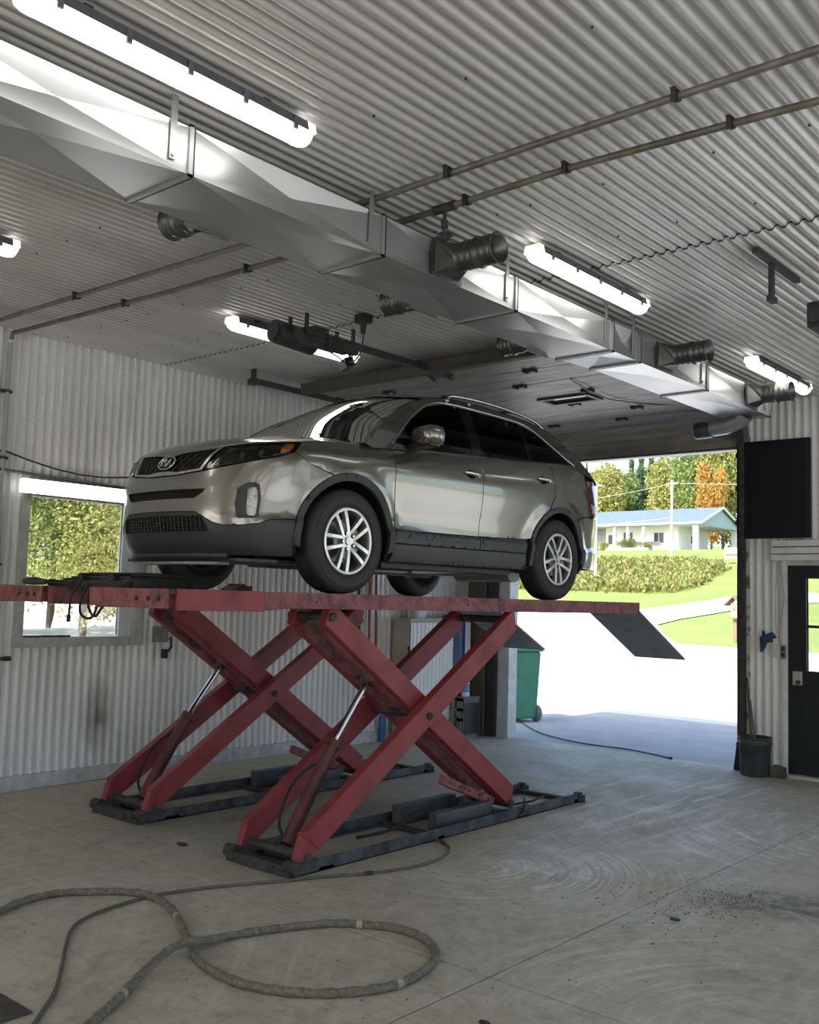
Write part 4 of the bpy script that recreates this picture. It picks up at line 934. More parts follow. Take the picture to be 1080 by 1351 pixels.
both('side_window', win_poly(2.535, 3.205), m_privacy, fn=green, off=-.006, step=.05, skirt=0)
both('side_window', win_poly(3.26, 3.93), m_privacy, fn=green, off=-.006, step=.05, skirt=0)
for sg in (1, -1):
    t_ = MB(); t_.tube([(green(u, w, .004)[1]*sg, u, w) for u, w in catmull(TRIM, 5)], .0075, 6); t_.build('window_trim', m_trim, car)
    t_ = MB(); t_.tube([(green(u, wbelt(u)-.006, .004)[1]*sg, u, wbelt(u)-.006) for u in [1.46+i*.1 for i in range(26)]], .006, 6); t_.build('belt_trim', m_gloss, car)
    q = [(1.415, 1.085), (1.455, 1.125), (1.62, 1.115), (1.60, 1.10), (1.45, 1.088)]
    patch([(a, b) for a, b in q], green, .006, (), .04, .01, sg < 0).build('sail_trim', m_trim, car, fix=False)
    rl = MB(); pts = [(2.30, 1.628), (2.38, 1.665), (2.76, 1.680), (3.26, 1.662), (3.55, 1.625), (3.68, 1.575)]
    rl.tube([((green(u, 1.60)[1]-.035)*sg, u, w) for u, w in catmull(pts, 5)], .016, 8); rl.build('roof_rail', mat('silver_roof_rail', (.55, .56, .57), .25, .9), car)
ap = catmull(APIL, 6); rf = catmull(ROOFL[:6], 6)
def ws(a, b):
    k = a*(len(ap)-1); i = min(int(k), len(ap)-2); t = k-i; u = ap[i][0]+(ap[i+1][0]-ap[i][0])*t; w = ap[i][1]+(ap[i+1][1]-ap[i][1])*t
    v = green(u, w)[1]-.045; x = (b*2-1); bul = .055*(1-a)+.085*a; q = 1-abs(x)**2.0
    return (v*x, u-bul*q, w+(.02+.035*a)*q)
MB().grid(ws, 14, 24).build('windscreen', m_wshield, car, fix=False)
for sg in (1, -1):
    def apl(a, b):
        k = a*(len(ap)-1); i = min(int(k), len(ap)-2); t = k-i; u = ap[i][0]+(ap[i+1][0]-ap[i][0])*t; w = ap[i][1]+(ap[i+1][1]-ap[i][1])*t
        p = Vector(ws(a, 1.0)); q = Vector((green(u, w)[1], u, w)); r = p.lerp(q, b); return (r.x*sg, r.y, r.z+.004)
    MB().grid(apl, 14, 3).build('a_pillar', m_paint, car)
fitp = MB(); fitp.tube([ws(0.0, j/24) for j in range(25)], .008, 6); fitp.build('cowl_seal', m_clad, car)
cw = MB()
def cowl(a, b):
    x = b*2-1; p = ws(0, b); q = (rear_v*x*.99, edge[-1][0]-.13*(1-x*x), hood_w(edge[-1][0]-.13*(1-x*x), rear_v*x)-.02); return tuple(p[i]*(1-a)+q[i]*a for i in range(3))
cw.grid(cowl, 3, 20); cw.build('cowl_panel', m_clad, car)
for sx in (-.35, .30):
    wp_ = MB(); wp_.tube([(sx, ws(0, .5+sx/2/.9)[1]-.01, ws(0, .5+sx/2)[2]+.015), (sx+.28, ws(.05, .6)[1]-.01, ws(.05, .6)[2]+.03)], .007, 6); wp_.build('wiper', m_black, car)
def roofgrid(a, b):
    k = a*(len(rf)-1); i = min(int(k), len(rf)-2); t = k-i; u = rf[i][0]+(rf[i+1][0]-rf[i][0])*t; w = rf[i][1]+(rf[i+1][1]-rf[i][1])*t
    v = green(u, w)[1]; x = b*2-1; q = 1-abs(x)**2.4
    bul = -.085*(1-a)**2+.16*a**3
    return (v*x, u+bul*q, w+.055*q+.006)
MB().grid(roofgrid, 30, 24).build('roof', m_paint, car, fix=False)
rg = catmull(ROOFL[5:]+[(4.42, 1.12)], 6)
def rearg(a, b):
    k = a*(len(rg)-1); i = min(int(k), len(rg)-2); t = k-i; u = rg[i][0]+(rg[i+1][0]-rg[i][0])*t; w = rg[i][1]+(rg[i+1][1]-rg[i][1])*t
    v = green(u, w)[1]; x = b*2-1; q = 1-abs(x)**2.6; return (v*x, u+(.16+.12*a)*q, w+(.055+.006)*(1-a)*q)
MB().grid(rearg, 14, 20).build('rear_window', m_gloss, car, fix=False)
sp = MB(); sp.grid(lambda a, b: ((b*2-1)*.60, 3.98+.18*a+.12*(1-(b*2-1)**2), 1.525-.035*a+.01*(1-(b*2-1)**2)), 3, 12); sp.build('spoiler', m_paint, car)

# ---- door mirrors
for sg in (1, -1):
    mr = MB(); prof = [(-.075, .35), (-.068, .72), (-.04, .95), (0, 1.0), (.045, 1.0), (.06, .96)]; n = 20; vs = []
    for d, k in prof:
        for j in range(n):
            a = 2*PI*j/n; cx_, cz_ = math.cos(a), math.sin(a); ex = abs(cx_)**.75*math.copysign(1, cx_); ez = abs(cz_)**.75*math.copysign(1, cz_)
            vs.append((sg*(1.015+.150*k*ex), 1.63+d-.02*ex, 1.190+(.080*k*ez)*(1+.08*ex)))
    mr.add(vs, [(i*n+j, i*n+(j+1) % n, (i+1)*n+(j+1) % n, (i+1)*n+j) for i in range(len(prof)-1) for j in range(n)], True); mr.add(vs[:n], [tuple(range(n))]); mr.add(vs[-n:], [tuple(range(n))])
    mo = mr.build('door_mirror', m_paint, car)
    b_ = MB(); b_.obox((sg*.925, 1.62, 1.115), (.085, 0, .015), (0, .05, 0), (0, 0, .018)); b_.build('mirror_arm', m_gloss, mo)
    lo_ = MB(); lo_.obox((sg*1.0, 1.625, 1.125), (.10, 0, 0), (0, .055, 0), (0, 0, .022), 1.1); lo_.build('mirror_skirt', m_gloss, mo, bevel=.012)
    li = MB(); li.tube([(sg*1.03, 1.572, 1.195), (sg*1.07, 1.575, 1.198), (sg*1.105, 1.592, 1.20), (sg*1.13, 1.63, 1.20)], .013, 8); li.build('turn_lamp', mat('clear_lamp_plastic', (.55, .56, .58), .12), mo)
    MB().box(min(sg*.90, sg*1.11), max(sg*.90, sg*1.11), 1.702, 1.706, 1.13, 1.26).build('mirror_glass', m_chrome, mo)

# ---- wheels
m_rim = mat('machined_alloy', (.70, .70, .69), .28, .9); m_pocket = mat('grey_alloy_paint', (.22, .215, .20), .4, .6)
m_tyre = mat('tyre_rubber', (.017, .017, .018), .62, 0., (.026, .025, .024), 18.)
TR, RR, TW = .366, .226, .232
wheel = empty('wheel'); wheel.parent = car
prof = [(RR-.004, .085), (RR+.012, .104), (RR+.05, .113), (TR-.055, .114), (TR-.022, .103), (TR-.006, .085), (TR, .06), (TR, -.06), (TR-.006, -.085), (TR-.022, -.103), (TR-.055, -.114), (RR+.05, -.113), (RR+.012, -.104), (RR-.004, -.085)]
ty = MB(); ty.lathe(prof, (0, 0, 0), 'x', 64); t_ = ty.build('tyre', m_tyre, wheel)
gvs = MB()
for gx in (-.05, -.017, .017, .05): gvs.lathe([(TR+.0005, gx-.004), (TR-.004, gx), (TR+.0005, gx+.004)], (0, 0, 0), 'x', 48)
gvs.build('tread_groove', m_core, wheel)
rg_ = MB()
for rr in (RR+.028, RR+.062, TR-.045): rg_.lathe([(rr-.003, .112), (rr, .1165), (rr+.003, .112)], (0, 0, 0), 'x', 56)
rg_.build('sidewall_rib', m_tyre, wheel)
MB().lathe([(RR+.006, .098), (RR+.008, .106), (RR-.002, .110), (RR-.012, .104), (RR-.02, .085), (RR-.028, .02), (RR-.03, -.08), (RR, -.10)], (0, 0, 0), 'x', 56).build('rim', m_pocket, wheel)
MB().lathe([(RR+.008, .106), (RR-.001, .1115), (RR-.013, .106)], (0, 0, 0), 'x', 56).build('rim_lip', m_rim, wheel)
MB().cyl((.075, 0, 0), (.10, 0, 0), .066, 30, .060).build('hub', m_rim, wheel)
MB().cyl((.098, 0, 0), (.112, 0, 0), .031, 20, .027).build('centre_cap', m_rim, wheel)
def spoke(ang, dl):
    ca, sa = math.cos(ang), math.sin(ang)
    def P(x, r, t): return (x, r*ca-t*sa, r*sa+t*ca)
    mb = MB(); t0, t1 = dl*.027, dl*.046; h0, h1 = .0125, .0150
    fr = [(.101, .045), (.106, .10), (.108, .16), (.106, RR-.012)]
    vs = []
    for i, (x, r) in enumerate(fr):
        k = i/3; t = t0+(t1-t0)*k; h = h0+(h1-h0)*k; vs += [P(x, r, t-h), P(x, r, t+h), P(x-.035, r, t+h*1.25), P(x-.035, r, t-h*1.25)]
    fs = [(4*i+j, 4*i+(j+1) % 4, 4*i+4+(j+1) % 4, 4*i+4+j) for i in range(3) for j in range(4)]+[(0, 3, 2, 1), (12, 13, 14, 15)]
    return mb.add(vs, fs)
for k in range(5):
    an = math.radians(180+72*k)
    for dl in (-1, 1):
        sk = spoke(an, dl).build('spoke', m_rim, wheel, bevel=.003)
    mb = MB(); ca, sa = math.cos(an), math.sin(an)
    mb.add([(x, r*ca-t*sa, r*sa+t*ca) for x, r, t in ((.086, .05, -.03), (.086, .05, .03), (.086, .125, .036), (.086, .125, -.036), (.06, .125, -.036), (.06, .125, .036))], [(0, 1, 2, 3), (3, 2, 5, 4)])
    mb.build('spoke_web', m_pocket, wheel)
    y, z = .057*ca, .057*sa; MB().cyl((.098, y, z), (.104, y, z), .0145, 12).build('lug_recess', m_core, wheel)
    MB().cyl((.10, y, z), (.112, y, z), .009, 6).build('lug_nut', m_chrome, wheel)
MB().cyl((-.005, 0, 0), (.02, 0, 0), .150, 40).build('brake_disc', mat('brake_disc_steel', (.35, .35, .35), .35, .9), wheel)
MB().lathe([(.155, .03), (.12, .05), (.08, .04), (.155, -.01)], (0, 0, 0), 'x', 14, math.radians(-60), math.radians(40)).build('brake_caliper', m_dark, wheel)
MB().cyl((-.06, 0, 0), (-.05, 0, 0), .19, 30).build('backing_plate', m_core, wheel)
wheel.location = (.80, FW+.005, TR); wheel.rotation_euler = (math.radians(4), 0, 0)
for sx, uu, rot in ((.80, RW+.01, 22), (-.80, FW+.005, 10), (-.80, RW+.01, 40)):
    w2_ = copy_tree(wheel, car); w2_.location = (sx, uu, TR); w2_.rotation_euler = (math.radians(rot), 0, PI if sx < 0 else 0)
# ---- wheel wells, underbody
for uu in (FW, RW):
    for sg in (1, -1):
        MB().lathe([(.455, sg*.86), (.455, sg*.45)], (0, uu, WCZ), 'x', 28, math.radians(-15), math.radians(195)).build('wheel_well', m_core, car)
        MB().box(min(sg*.40, sg*.46), max(sg*.40, sg*.46), uu-.46, uu+.46, .3, .82).build('wheel_well', m_core, car)
ub = MB(); ub.box(-.42, .42, .55, 4.45, .25, .34).box(-.78, .78, 1.42, 3.12, .24, .34); ub.build('floor_pan', m_core, car)
MB().box(-.45, .45, .5, 1.35, .21, .30).build('engine_cradle', m_dark, car)
ex = MB(); ex.tube([(.12, 1.2, .22), (.15, 1.8, .20), (.22, 2.3, .20), (.25, 3.0, .22), (.3, 3.3, .24)], .032, 12); ex.build('exhaust_pipe', mat('exhaust_steel', (.30, .29, .27), .4, .8), car)
MB().cyl((.24, 2.35, .205), (.25, 2.62, .21), .05, 14).build('flex_joint', mat('exhaust_steel', (.3, .29, .27), .4, .8), car)
MB().cyl((.25, 3.9, .27), (-.45, 3.95, .27), .11, 18).build('silencer', MATS['exhaust_steel'], car)
for uu in (FW, RW): MB().cyl((-.72, uu, .34), (.72, uu, .34), .035, 10).build('axle_beam', m_dark, car)
for sg in (1, -1): MB().bar((sg*.35, FW+.12, .25), (sg*.72, FW, .24), .10, .03).build('control_arm', m_dark, car); MB().bar((sg*.55, RW-.55, .27), (sg*.66, RW, .27), .06, .05).build('trailing_arm', m_dark, car)
for sg in (1, -1): MB().box(min(sg*.58, sg*.76), max(sg*.58, sg*.76), 1.45, 3.1, .205, .245).build('sill_flange', m_dark, car)
# ---- cabin
m_seat = mat('dark_seat_fabric', (.035, .035, .037), .8)
for sx in (.38, -.38):
    st = MB(); st.obox((sx, 2.35, .72), (.25, 0, 0), (0, .27, .02), (0, 0, .09)).obox((sx, 2.68, 1.03), (.24, 0, 0), (0, .07, -.02), (0, .09, .32), .85).obox((sx, 2.80, 1.43), (.12, 0, 0), (0, .05, 0), (0, 0, .09))
    st.build('front_seat', m_seat, car, bevel=.03)
st = MB(); st.obox((0, 3.15, .75), (.66, 0, 0), (0, .27, 0), (0, 0, .10)).obox((0, 3.50, 1.05), (.66, 0, 0), (0, .07, 0), (0, .09, .30), .95); st.build('rear_bench', m_seat, car, bevel=.03)
MB().prism([(1.30, .80), (1.85, .80), (1.90, .98), (1.75, 1.06), (1.30, 1.09)], 'x', -.74, .74).build('dashboard', mat('dash_plastic', (.045, .045, .047), .7), car, bevel=.02)
sw_ = MB(); cs = Vector((.38, 1.98, 1.02)); a1 = Vector((1, 0, 0)); a2 = Vector((0, .4, .92)).normalized()
sw_.tube([cs+(a1*math.cos(t)+a2*math.sin(t))*.185 for t in [2*PI*i/28 for i in range(28)]], .015, 8, closed=True); sw_.obox(cs, a1*.18, a2*.02, Vector((0, .92, -.4))*.01).build('steering_wheel', m_black, car)
MB().box(-.80, .80, 1.4, 4.2, .50, .55).build('cabin_floor', m_core, car)
MB().box(-.04, .04, 1.98, 2.02, 1.40, 1.46).build('rear_view_mirror', m_black, car)
# ================================================================ things standing about the workshop
def obj_empty(name, loc, label, cat, group=None, rz=0.): r = empty(name, loc, rz); tag(r, label, cat, group); return r
# rolling jack bridging the two platforms in front of the car
m_grease = mat('greasy_black_steel', (.018, .018, .02), .5, .3, (.04, .038, .035), 10., bump=.4)
rj = obj_empty('rolling_jack', (-6.0, 3.92, PLAT_Z), 'greasy black rolling jack lying across the platforms under the front bumper', 'jack')
MB().box(-.52, .52, -.28, -.18, .0, .045).build('cross_beam', m_grease, rj, bevel=.006)
MB().box(-.52, .52, .20, .30, .0, .045).build('cross_beam', m_grease, rj, bevel=.006)
MB().box(-.40, .34, -.20, .24, .03, .075).build('jack_body', m_grease, rj, bevel=.012)
MB().box(-.33, .30, -.10, .30, .075, .105).build('lift_pad', m_grease, rj, bevel=.008)
for x in (-.2, .18): MB().cyl((x, -.24, .06), (x, .10, .06), .038, 14).build('air_cylinder', m_grease, rj)
MB().box(-.46, -.40, -.22, .28, .0, .06).build('end_bracket', m_grease, rj); MB().box(.36, .44, -.22, .28, .0, .06).build('end_bracket', m_grease, rj)
for x, y in ((-.47, -.3), (.47, -.3), (-.47, .3), (.47, .3)): MB().cyl((x-.02, y, .025), (x+.02, y, .025), .025, 12).build('roller', m_dark, rj)
MB().tube([(-.08, -.30, .03), (-.10, -.36, -.06), (-.11, -.36, -.14), (-.115, -.36, -.20)], .008, 7).cyl((-.115, -.36, -.19), (-.115, -.36, -.24), .014, 8).build('air_line', m_rubber, rj)
lp = [(.06, -.33, .02), (.05, -.37, -.08), (.06, -.38, -.17), (.14, -.38, -.205), (.22, -.38, -.19), (.25, -.37, -.10), (.24, -.34, .0)]
MB().tube(catmull(lp, 4), .009, 7).build('hose_loop', m_rubber, rj)
lp = [(.10, -.33, .02), (.13, -.37, -.08), (.18, -.38, -.16), (.25, -.38, -.19), (.32, -.38, -.13), (.42, -.37, -.05), (.46, -.34, .0)]
MB().tube(catmull(lp, 4), .009, 7).build('hose_loop', m_rubber, rj)
cg = obj_empty('air_gun', (-6.52, 3.50, PLAT_Z), 'small dark tool lying on the far platform at the left picture edge', 'tool')
MB().tube([(-.10, 0, .03), (0, .02, .032), (.10, .05, .028)], [.024, .030, .018], 12).build('body', mat('dark_green_plastic', (.02, .035, .03), .4), cg); MB().tube([(.10, .05, .028), (.2, .1, .02), (.3, .12, .03), (.36, .16, .045)], .007, 7).build('hose_tail', m_rubber, cg)
for i, (x, y, L, lab) in enumerate(((-6.52, 4.36, .36, 'flat black wheel chock plate in front of the far front tyre'), (-6.50, 5.31, .16, 'small black wheel chock behind the far front tyre'))):
    wc = obj_empty('wheel_chock', (x, y, PLAT_Z), lab, 'chock', 'wheel chocks')
    MB().prism([(-L/2, 0), (L/2, 0), (L/2, .045), (-L*.1, .05), (-L/2, .02)], 'x', -.11, .11).build('wedge', m_grease, wc, bevel=.006); MB().bar((-.1, 0, .055), (.1, 0, .055), .02, .015).build('grip', m_dark, wc)

# corrugated cabinet at the far end of the left wall
cb = obj_empty('cabinet', (-8.25, 10.05, 0), 'white corrugated metal cabinet with a beige side against the left wall', 'cabinet')
m_beige = mat('beige_panel', (.42, .385, .31), .6, 0., (.33, .30, .24), 4.)
MB().box(-.13, .13, -.62, .62, .0, 1.52).build('carcass', m_beige, cb, bevel=.006)
for y0 in (-.62, -.31, .0, .31):
    MB().grid(lambda a, b, y0=y0: (.142+.009*math.cos(2*PI*(a*.31)/.0775), y0+.31*a, .03+1.46*b), 32, 1).build('corrugated_panel', mat('white_panel_sheet', (.70, .71, .72), .35), cb)
MB().box(-.14, .15, -.64, .64, 1.52, 1.545).build('lid', m_beige, cb)
for z in (.4, 1.1): MB().box(.12, .145, -.635, -.615, z, z+.1).build('hinge', m_dark, cb)
for k, (y, z, r_, lab) in enumerate(((9.75, 1.545, .13, 'crumpled white plastic sack on the corrugated cabinet'),)):
    g = MB(); n = 14; rows = 8; vs = []; rnd = random.Random(3)
    for i in range(rows+1):
        t = i/rows
        for j in range(n):
            a = 2*PI*j/n; rr = r_*(math.sin(PI*(.12+.83*t))**.6)*(1+.18*rnd.uniform(-1, 1)); vs.append((-8.25+rr*math.cos(a)*.8, y+rr*math.sin(a)*1.4, z+.001+.5*t))
    g.add(vs, [(i*n+j, i*n+(j+1) % n, (i+1)*n+(j+1) % n, (i+1)*n+j) for i in range(rows) for j in range(n)], True); g.add(vs[:n], [tuple(range(n))]); g.add(vs[-n:], [tuple(range(n))])
    tag(g.build('plastic_sack', mat('white_plastic', (.62, .64, .66), .3)), lab, 'sack')
bd = obj_empty('wooden_board', (-8.02, 10.72, 0), 'brown wooden board standing upright in the far corner', 'board')
MB().box(-.16, .13, -.02, .02, 0, 2.6).build('plank', mat('brown_timber', (.12, .085, .055), .7, 0., (.07, .05, .032), 5., stretch=(6, 6, .5)), bd, bevel=.004)
MB().box(-.16, .13, -.035, -.02, .9, 1.0).build('batten', MATS['brown_timber'], bd)
# red and black hoses hanging on the left wall
for k, (y, m_, lab) in enumerate(((8.98, mat('red_hose', (.28, .02, .03), .45), 'left one of two red hoses hanging on the wall behind the lift'), (9.10, MATS['red_hose'], 'right one of two red hoses hanging on the wall behind the lift'), (8.78, m_rubber, 'black hose hanging on the wall left of the red hoses'))):
    r = obj_empty('hanging_hose', (WX+.05, y, 0), lab, 'hose', 'hoses hanging on the left wall')
    MB().tube([(0, 0, 2.6), (.01, .0, 2.0), (.02, .01*k, 1.5), (.02, .02, 1.0), (.02, .0, .75+.1*k)], .016, 8).build('hose_run', m_, r)
    MB().cyl((.02, 0, .75+.1*k), (.02, 0, .66+.1*k), .021, 10).build('nozzle', m_rust, r); MB().box(-.03, .03, -.02, .02, 2.58, 2.62).build('hook', m_dark, r)
bl = obj_empty('blue_rag', (WX+.09, 9.25, .0), 'small blue plastic holder at the foot of the left wall', 'holder')
MB().tube([(0, 0, .0), (0, .005, .15), (.01, .0, .3), (.005, .01, .36)], [.04, .05, .045, .02], 10).build('holder_body', mat('blue_plastic', (.03, .10, .30), .4), bl)
bl.name = 'blue_holder'
# crate, drum and bottle in the corner
cr = obj_empty('plastic_crate', (-8.16, 10.46, 0), 'dark slotted crate on the floor under the blue drum', 'crate')
m_crate = mat('dirty_grey_crate', (.20, .20, .185), .7, 0., (.07, .07, .065), 9., bump=.4)
for x in (-.24, .24): MB().box(x-.02, x+.02, -.19, .19, 0, .50).build('end_wall', m_crate, cr)
for z0 in (0, .13, .26, .39): 
    for y in (-.20, .17):
        for x0, x1 in ((-.26, -.17), (-.06, .06), (.17, .26)) if z0 not in (0,) else ((-.26, .26),):
            MB().box(x0, x1, y, y+.03, z0, z0+.13).build('side_slat', m_crate, cr)
        if z0: MB().box(-.26, .26, y, y+.03, z0+.09, z0+.13).build('side_rail', m_crate, cr)
MB().box(-.26, .26, -.2, .2, .50, .53).build('top_board', m_crate, cr); MB().box(.262, .268, -.15, .15, .05, .45).build('dark_inner', m_black, cr)
dr = obj_empty('blue_drum', (-8.22, 10.44, .53), 'dark blue plastic drum standing on the crate in the corner', 'drum')
MB().lathe([(0, 0), (.155, 0), (.165, .02), (.165, .12), (.172, .13), (.165, .15), (.165, .75), (.17, .78), (.165, .80), (.165, 1.02), (.14, 1.06), (0, 1.06)], (0, 0, 0), 'z', 28).build('drum_body', mat('deep_blue_plastic', (.018, .05, .14), .35), dr)
MB().cyl((.06, 0, 1.06), (.06, 0, 1.09), .03, 12).build('bung', m_black, dr); MB().box(.166, .17, -.07, .07, .18, .40).build('drum_label', mat('pale_blue_label', (.22, .36, .62), .5), dr)
bt = obj_empty('spray_bottle', (-7.96, 10.40, .53), 'white spray bottle with a blue label beside the blue drum', 'bottle')
MB().lathe([(0, 0), (.05, 0), (.055, .02), (.055, .20), (.045, .25), (.02, .29), (.018, .32), (0, .32)], (0, 0, 0), 'z', 18).build('bottle_body', mat('white_bottle_plastic', (.72, .75, .78), .35), bt)
MB().lathe([(.0562, .06), (.0562, .17)], (0, 0, 0), 'z', 18).build('bottle_label', mat('bottle_label_blue', (.10, .25, .55), .5), bt)
MB().box(-.012, .012, -.06, .03, .32, .36).box(-.008, .008, -.045, -.03, .27, .32).build('spray_head', mat('white_bottle_plastic', (.72, .75, .78), .35), bt)
# electric box on the left wall by the window
eb = obj_empty('switch_box', (WX+.05, 5.93, 1.36), 'grey switch box with a dangling black connector on the wall right of the window', 'switch box')
MB().box(-.03, .05, -.08, .06, -.07, .09).build('box', mat('grey_switch_case', (.22, .23, .22), .5, 0., (.12, .12, .115), 9.), eb, bevel=.006)
MB().tube([(.03, .04, -.06), (.05, .09, -.02), (.05, .10, -.12), (.04, .06, -.17), (.04, .03, -.2)], .012, 8).build('cord', m_rubber, eb); MB().cyl((.04, .03, -.14), (.04, .03, -.23), .034, 12).build('connector', m_rubber, eb)

# things by the side door
tv = obj_empty('wall_panel', (-4.04, EY-.05, 3.115), 'large dark flat panel mounted above the side door', 'panel')
MB().box(-.41, .40, -.03, .03, -.545, .545).build('panel_body', mat('matt_navy_panel', (.004, .007, .010), .5, spec=.25), tv, bevel=.006)
MB().box(.365, .372, -.032, -.03, -.53, .53).build('panel_seam', mat('brown_edge', (.04, .03, .025), .6), tv)
for z in (-.36, .02, .40): MB().box(-.43, -.405, -.02, .01, z-.025, z+.025).build('catch', m_black, tv)
bd = obj_empty('roller_blind', (-3.47, EY-.05, 2.42), 'stack of white blind slats folded up over the side door', 'blind')
for k in range(3): MB().box(-.59, .55, -.045, .03, -.10+k*.078, -.033+k*.078).build('slat', m_white, bd, bevel=.006)
for x in (-.52, -.50): MB().tube([(x, -.03, -.10), (x-.03+(x+.52)*4, -.03, -.5), (x-.02, -.03, -.95)], .004, 6).build('pull_cord', mat('tan_cord', (.30, .26, .20), .7), bd)
rg = obj_empty('blue_glove', (-4.10, EY-.05, 1.43), 'dark blue work glove stuffed behind the light switch', 'glove')
g = MB()
for a, b, r0, r1 in (((-.06, -.02, -.06), (-.04, -.03, .05), .03, .045), ((-.03, -.03, .03), (.06, -.03, .09), .045, .03), ((-.04, -.03, .05), (-.05, -.035, .12), .022, .015), ((.0, -.03, .05), (.09, -.04, .06), .02, .014), ((-.05, -.03, -.04), (-.07, -.035, -.11), .025, .018), ((-.01, -.03, .02), (.05, -.04, .02), .03, .016)): g.tube([a, b], [r0, r1], 10)
g.build('glove_body', mat('blue_glove_fabric', (.02, .07, .11), .8, 0., (.012, .035, .06), 20.), rg)
sw2 = obj_empty('light_switch', (-4.03, EY-.02, 1.34), 'cream light switch plate below the blue glove', 'switch')
MB().box(-.045, .045, -.02, .0, -.07, .08).build('plate', mat('cream_plastic', (.60, .58, .50), .4), sw2, bevel=.004); MB().box(-.012, .012, -.032, -.02, -.02, .02).build('toggle', mat('cream_plastic', (.60, .58, .50), .4), sw2)
sw3 = obj_empty('twin_socket', (-3.955, EY-.02, 1.335), 'black and grey twin socket right of the cream switch', 'socket')
MB().box(-.022, .035, -.02, .0, -.08, .07).build('plate', mat('grey_socket', (.20, .20, .19), .5), sw3, bevel=.003)
for z in (-.035, .03): MB().box(-.014, .022, -.026, -.02, z-.022, z+.022).build('outlet', m_black, sw3)
bk = obj_empty('bucket', (-4.205, 10.66, 0), 'dark grey plastic bucket by the door jamb with sticks in it', 'bucket')
MB().lathe([(0, 0), (.145, 0), (.15, .01), (.168, .33), (.178, .335), (.178, .35), (.170, .35), (.170, .395), (.178, .40), (.178, .41), (.165, .41), (.15, .05), (0, .04)], (0, 0, 0), 'z', 28).build('bucket_body', mat('dirty_bucket_plastic', (.06, .066, .07), .55, 0., (.03, .032, .034), 8.), bk)
hd = MB(); hd.tube([(-.178+.0, .0, .36)]+[(-.18*math.cos(t), -.06-.10*math.sin(t), .36-.12*math.sin(t)) for t in [PI*i/10 for i in range(1, 10)]]+[(.178, 0, .36)], .004, 6); hd.build('handle', m_rust, bk)
for k, (x0, x1, y0, y1, L, lab) in enumerate(((-.02, -.14, .02, .14, .95, 'longer brown stick standing in the bucket'), (.04, -.10, .0, .13, .70, 'shorter grey stick standing in the bucket'))):
    s = obj_empty('wooden_stick', (-4.205, 10.66, .06), lab, 'stick', 'sticks in the bucket')
    MB().tube([(x0, y0, .0), (x1, y1, L)], [.014, .012], 10).build('shaft', mat('old_timber_%d' % k, ((.10, .075, .05), (.14, .13, .115))[k], .8), s); MB().tube([(x1, y1, L-.002), (x1-.004, y1+.003, L+.02)], [.013, .008], 10).build('tip', m_dark, s)
bk2 = MB().prism([(-.07, 0), (.07, 0), (.06, .11), (-.05, .13)], 'y', -.05, .05).build('brick_lump', mat('lump_brown', (.12, .10, .08), .9, 0., (.05, .045, .04), 12., bump=.6)); bk2.location = (-3.96, 10.70, 0); tag(bk2, 'small dirty block lying between bucket and side door', 'block')

# hoses on the floor
def px2f(x, y):
    """plan position on the floor of a point measured in the photograph"""
    f, yaw, pit, roll = 1296.0, math.radians(40.93), math.radians(4.96), math.radians(1.595)
    a, b = (x-540)/f, (y-675.5)/f; c, s = math.cos(roll), math.sin(roll); a, b = a*c+b*s, -a*s+b*c
    fw = Vector((-math.sin(yaw)*math.cos(pit), math.cos(yaw)*math.cos(pit), math.sin(pit))); rt = Vector((math.cos(yaw), math.sin(yaw), 0)); dn = fw.cross(rt)
    d = rt*a+dn*b+fw; t = -CAM_Z/d.z; return (d.x*t, d.y*t)
def zoom(pts): return [px2f(x/1.6875, 1100+y/1.6875) for x, y in pts]
TH = [(-60, 205), (0, 180), (60, 155), (130, 140), (200, 137), (280, 137), (330, 145), (370, 165), (395, 195), (410, 230), (425, 262), (440, 290), (480, 320), (540, 345), (620, 360), (700, 366), (780, 363), (860, 352), (920, 330), (960, 300), (970, 275), (955, 250), (920, 230), (870, 217), (800, 210), (740, 208), (660, 215), (580, 225), (500, 240), (440, 260), (400, 275), (350, 300), (310, 330), (270, 370), (240, 400), (205, 430), (160, 480)]
th = catmull([(x, y, .0215) for x, y in zoom(TH)], 5); nT = len(th); out = []
for i, (x, y, z) in enumerate(th):
    k = i/(nT-1); lift = .042*math.exp(-((i-30*5)/6.5)**2); out.append((x, y, z+lift))
hs = obj_empty('canvas_hose', (0, 0, 0), 'thick grimy canvas covered hose lying in a loop on the near floor', 'hose')
rn = random.Random(5); MB().tube(out, [.0205+.0022*math.sin(i*1.9)+rn.uniform(-.0012, .0012) for i in range(nT)], 12).build('hose_run', mat('grimy_canvas', (.25, .235, .18), .85, 0., (.11, .10, .075), 38., 6., .35, .7, bump=.8, bscale=120.), hs)
for i in (8*5, 17*5+2, 24*5, 33*5): 
    a, b = Vector(out[i-1]), Vector(out[i+1]); c = (a+b)/2; d = (b-a).normalized()*.016; MB().tube([c-d, c+d], .0245, 12).build('tape_wrap', mat('pale_tape', (.36, .34, .27), .8), hs)
TN = [(950, 10), (985, 22), (1000, 38), (985, 55), (950, 70), (890, 82), (820, 92), (740, 98), (640, 108), (520, 118), (430, 128), (350, 140), (290, 155), (230, 175), (180, 198), (155, 225), (145, 260), (135, 310), (120, 360), (95, 400), (75, 430), (40, 480)]
tn = catmull([(x, y, .0115) for x, y in zoom(TN)], 5); out = []
for i, (x, y, z) in enumerate(tn): out.append((x, y, z))
hs2 = obj_empty('air_hose', (0, 0, 0), 'thin grey air hose running from the lift base across the near floor', 'hose')
